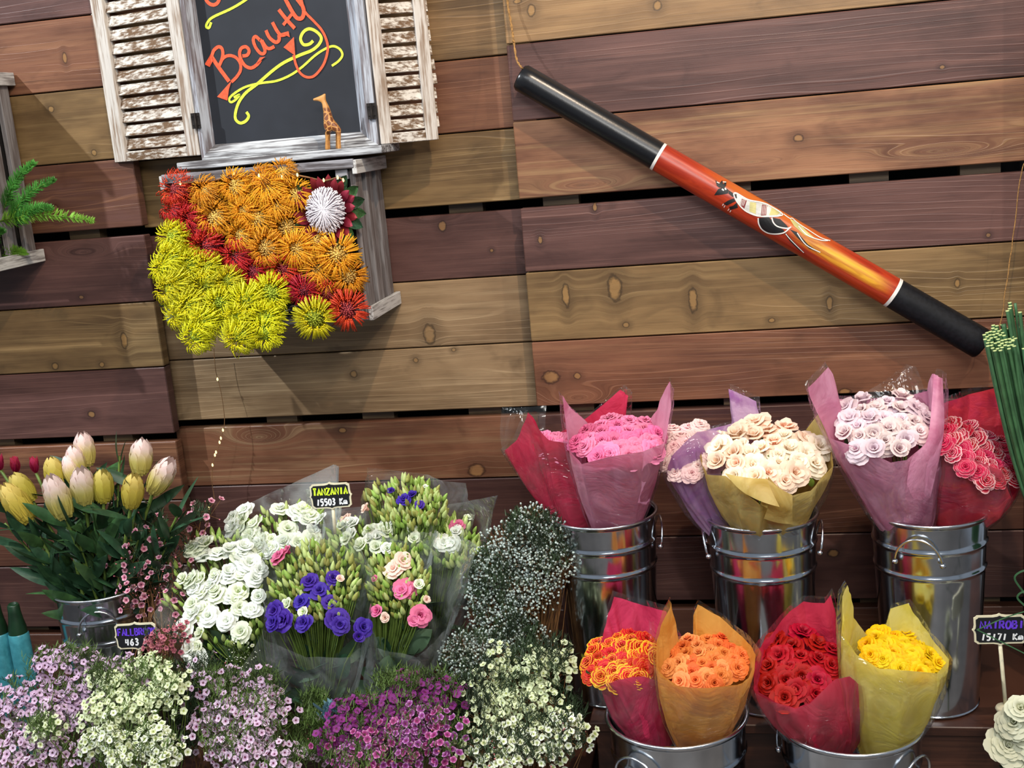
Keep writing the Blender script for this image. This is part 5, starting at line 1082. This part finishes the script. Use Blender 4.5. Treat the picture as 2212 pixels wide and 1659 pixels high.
def sign(label, px, py, wpx, hpx, Y, roll, rows, base, yaw=0.0, foot=False):
    P = at(px, py, Y); k = mpp(P); w_, h_ = wpx*k/2, hpx*k/2
    t = bpy.data.objects.new('place_sign', None); COL.objects.link(t); t.location = P; t.rotation_euler = (math.radians(-4), roll, yaw); tag(t, label, 'sign'); t['group'] = 'country signs on sticks'
    def outline(g):
        W, H = w_-g, h_-g; q = min(W, H)*.20; b = min(W, H)*.13; pts = []
        prof = [(-W+q, H-0*q), (-W*.28, H), (-W*.10, H+b*.35), (0, H+b), (W*.10, H+b*.35), (W*.28, H), (W-q, H), (W-q*.75, H-q*.35), (W-.0*q, H-q*.8), (W, H*.32), (W+b*.3, H*.12), (W+b, 0), (W+b*.3, -H*.12), (W, -H*.32), (W, -H+q*.8), (W-q*.75, -H+q*.35)]
        half = prof; pts = [(x, z) for x, z in half]; pts += [(-x, -z) for x, z in half]; return pts
    def slab(g, y0, y1, name, mat):
        o = outline(g); n = len(o); mb = MB(); mb.add([(x, y0, z) for x, z in o]+[(x, y1, z) for x, z in o], [tuple(range(n)), tuple(range(2*n-1, n-1, -1))]+[(i, n+i, n+(i+1) % n, (i+1) % n) for i in range(n)])
        return kid(name, mb.mesh(name, mat, False), t)
    slab(0, .0, .004, 'frame', CRM); slab(min(w_, h_)*.13, -.0012, .003, 'slate', SLT)
    for (txt, mat, x0, x1, z0, hh, wd) in rows:
        mb = MB(); adv = (x1-x0)/len(txt)*2*w_
        for i, ch in enumerate(txt):
            if ch == ' ': continue
            for st_ in FONT[ch]:
                pts = [V((-w_+x0*2*w_+i*adv+x*adv*.72+.12*z*adv, -.0016-.0001*i, -h_+(z0+z*hh)*2*h_)) for x, z in st_]
                if ch in 'O0536m': pts = smooth_path(pts, 4)
                mb.ribbon(pts, wd*k, (0, -1, 0))
        kid('lettering', mb.mesh('lettering', mat, False), t)
    mb = MB(); q = t.rotation_euler.to_matrix().transposed(); B = q @ (at(*base)-P); mb.tube([V((0, .006, -h_*.9)), B*.5+V((0, .006, -h_*.45)), B+V((0, .006, 0))], .0042*1.0, 8)
    kid('stick', mb.mesh('stick', STK_M), t)
    if foot:
        mb = MB(); mb.lathe([(0, .006), (.02, .005), (.023, 0), (.02, -.008), (0, -.009)], 16, B); kid('foot', mb.mesh('foot', STK_M), t)
    return t
YG = plain('chalk_lime', lin(206, 232, 50), .8, .1, 90); WC = plain('chalk_white', lin(225, 228, 230), .8, .1, 90); VC = plain('chalk_violet', lin(92, 52, 200), .8, .1, 90)
sign('chalk style sign on a stick reading Tanzania 15503 Km', 714, 1071, 90, 54, -.43, -.04, [('TANZANIA', YG, .07, .97, .55, .27, 4.2), ('15503 Km', WC, .13, .92, .13, .25, 3.4)], (722, 1155, -.44))
sign('sign reading Fallbrook 463 beside the left bucket', 294, 1374, 96, 56, -.56, -.05, [('FALLBROOK', VC, .07, 1.02, .55, .27, 3.6), ('463 Km', WC, .22, .92, .15, .25, 3.4)], (300, 1470, -.56))
sign('sign reading Nairobi 15171 Km at the right edge', 2160, 1360, 106, 64, -.50, -.02, [('NAIROBI', VC, .12, .98, .55, .26, 4.2), ('15171 Km', WC, .13, .95, .14, .22, 3.6)], (2174, 1530, -.52), 0.0, True)

# ------------------------------------------------------------------ right edge: green stalks, grass, white rose; left edge: turquoise vessel
SK = [plain('stalk_green', lin(56, 94, 60), .5, .2, 30, rnd=.25), plain('stalk_cut', lin(186, 204, 140), .6, .1, 30)]
t = thing('stalk_bundle', 'bundle of cut dark green stalks with pale tips at the right edge', 'greenery', at(2285, 1180, -.40)); rd = random.Random(9)
for i in range(64):
    r = math.sqrt((i+.5)/64); a = i*2.4; px = 2160+r*math.cos(a)*36+ (40 if i % 9 == 0 else 0); py = 730+r*math.sin(a)*30+ (-55 if i % 13 == 0 else 0)
    top = at(px, py, -.40-.05*math.sin(a)*r); bot = at(2292+r*math.cos(a)*26, 1230+r*math.sin(a)*10, -.42-.04*math.sin(a)*r)
    m = top.lerp(bot, .5)+V((-.012, 0, .0)); mb = MB(); d = (top-m).normalized()
    mb.tube(smooth_path([bot, m, top], 5), .0040, 6, 0, False); mb.tube([top-d*.001, top+d*.0015], .0041, 6, 1); mb.obj('stalk', SK, t)
for i, (x0_, y0_, x1_, y1_, lb_) in enumerate(((2168, 700, 2190, 800, 'taller single stalk standing above the bundle'), (2193, 655, 2214, 800, 'thin green stalk at the far right edge'))):
    t = thing('single_stalk', lb_, 'greenery', at(2300, 1200, -.38)); mb = MB(); mb.tube(smooth_path([at(2300, 1200, -.38), at(x1_, y1_, -.38), at(x0_, y0_, -.38)], 6), .0052 if i == 0 else .003, 6); mb.obj('stalk', SK, t)
BG = plain('grass_green', lin(52, 92, 58), .45, .2, 20)
for i, (pts, lb_) in enumerate((([(2230, 1230), (2205, 1235), (2192, 1250), (2212, 1280), (2230, 1300)], 'upper folded grass loop at the right edge'), ([(2230, 1275), (2206, 1280), (2198, 1292), (2215, 1310), (2232, 1330)], 'lower folded grass loop at the right edge'),
        ([(2230, 1316), (2170, 1335), (2112, 1360)], 'thin grass blade crossing the Nairobi sign upwards'), ([(2110, 1360), (2160, 1385), (2230, 1420)], 'thin grass blade running down behind the Nairobi sign stick'))):
    P = smooth_path([at(x, y, -.53-.01*i) for x, y in pts], 6); t = thing('grass_blade', lb_, 'greenery', P[0]); mb = MB(); mb.ribbon(P, .004 if i < 2 else .0022, (0, -1, .3)); mb.ribbon([p+V((0, .0012, 0)) for p in P], .003 if i < 2 else .0018, (.2, -1, .2)); mb.obj('blade', BG, t)
CARN = petal('carnation_white', lin(186, 190, 150), lin(226, 228, 204), .2, 1.0)
t = thing('carnation_bunch', 'ruffled white blooms at the bottom right corner', 'flowers', at(2205, 1700, -.62)); rd = random.Random(3)
for (px, py, sz) in ((2190, 1560, 76), (2178, 1610, 80), (2212, 1590, 84), (2205, 1530, 60), (2225, 1640, 80), (2200, 1650, 60)):
    P = at(px, py, -.64); n = V((rd.uniform(-.5, .2), -.7, .8)).normalized(); s_ = sz*.5*mpp(P); inst('bloom', rd.choice(MESH['full'] if sz > 70 else MESH['open']), t, P-n*s_*.4, aim(n, rd.uniform(0, 6)), s_, CARN)
for k in range(8): inst('leaf', LEAFB, t, at(2185+rd.uniform(-10, 40), 1650+rd.uniform(-10, 30), -.60), aim(V((rd.uniform(-1, .5), -.5, rd.uniform(-.2, .8))), 0), 1.0, M['leafd'])
mb = MB(); P0 = at(2205, 1640, -.62); mb.tube([P0, P0+V((0, .01, -.2)), V((P0.x, P0.y, .0))], .006, 6); mb.obj('stems', M['stem'], t)
TQ = NT('turquoise_glaze'); tc = TQ.n('ShaderNodeTexCoord'); TQM = TQ.out(TQ.bsdf(TQ.mix(TQ.noise(tc.outputs['Object'], 60, 4), lin(28, 92, 104), lin(78, 160, 172)), .3, 0, .5))
for i, (px, lb_) in enumerate(((43, 'turquoise vessel with green neck at the left edge'), (2, 'second turquoise vessel cut off by the left edge of the photo'))):
    P = at(px, 1385, -.42); r = 22*mpp(P); t = thing('glazed_vessel', lb_, 'vase', (P.x, P.y, ZL)); h = P.z-ZL+.02
    mb = MB(); mb.lathe([(0, 0), (r*.9, 0), (r, .006), (r, h*.9), (r*.98, h), (r*.9, h+.004)], 24, (P.x, P.y, ZL)); mb.obj('body', TQM, t)
    mb = MB(); mb.lathe([(r*.9, h), (r*.85, h+.02), (r*.7, h+.04), (r*.6, h+.06), (r*.56, h+.08), (r*.42, h+.085), (r*.42, h+.02), (0, h+.02)], 20, (P.x, P.y, ZL)); mb.obj('neck', plain('green_glaze', lin(16, 44, 24), .4, .2, 20), t)
# buckets that carry the bunches whose stems go down out of sight
for i, (px, py, Y, z0, lb_) in enumerate(((150, 1640, -.78, 0, 'bucket under the lavender wax flowers'), (290, 1700, -.98, 0, 'bucket under the white and lime wax flowers'), (540, 1690, -.80, 0, 'bucket under the mauve wax flowers'), (850, 1690, -.82, 0, 'bucket under the purple wax flowers'), (1120, 1690, -.80, 0, 'bucket under the creamy wax flowers'))):
    P = at(px, py, Y); bucket(V((P.x, P.y, 0)), 0, i*.7, lb_, .62)

t = thing('blue_leaf_rosette', 'small pale blue leafy rosette between the mauve and purple wax flowers', 'plant', at(712, 1565, -.66)); rd = random.Random(8); BLU = plain('blue_grey_leaf', lin(120, 160, 176), .5, .2, 20, rnd=.2)
for k in range(16):
    a = k*2.4; P = at(712+rd.uniform(-20, 20), 1545+rd.uniform(-14, 14), -.66); inst('leaf', LEAFB, t, P, aim(V((math.cos(a)*.8, math.sin(a)*.6-.3, .8))), rd.uniform(.45, .7), BLU)
mb = MB(); P0 = at(712, 1560, -.655); mb.tube([P0, P0+V((0, .01, -.15)), V((P0.x, P0.y, .0))], .003, 6); mb.obj('stem', M['stem'], t)

bunch('loose green filler foliage with sparse mauve blossoms beside the purple wax flowers', 'green_filler_bunch', 'foliage', [(665, 1600, 45, 60), (680, 1530, 30, 40)], -.60, .06, 5, 4, 16, W_LAV, CM, SG, 61, 1.3, BP, .2, 420, 'needle')
bunch('dark green filler foliage between the white and mauve wax flowers', 'green_filler_bunch', 'foliage', [(400, 1560, 40, 90), (430, 1500, 45, 45)], -.58, .06, 4, 4, 14, W_LAV, CM, SG, 62, 1.3, BP, .4, 420, 'needled')
bunch('dark green filler foliage under the creamy wax flowers', 'green_filler_bunch', 'foliage', [(1020, 1570, 45, 80), (1200, 1540, 60, 60)], -.58, .06, 3, 4, 13, W_WHT, CG, SG, 63, 1.3, BW, .4, 480, 'needled')
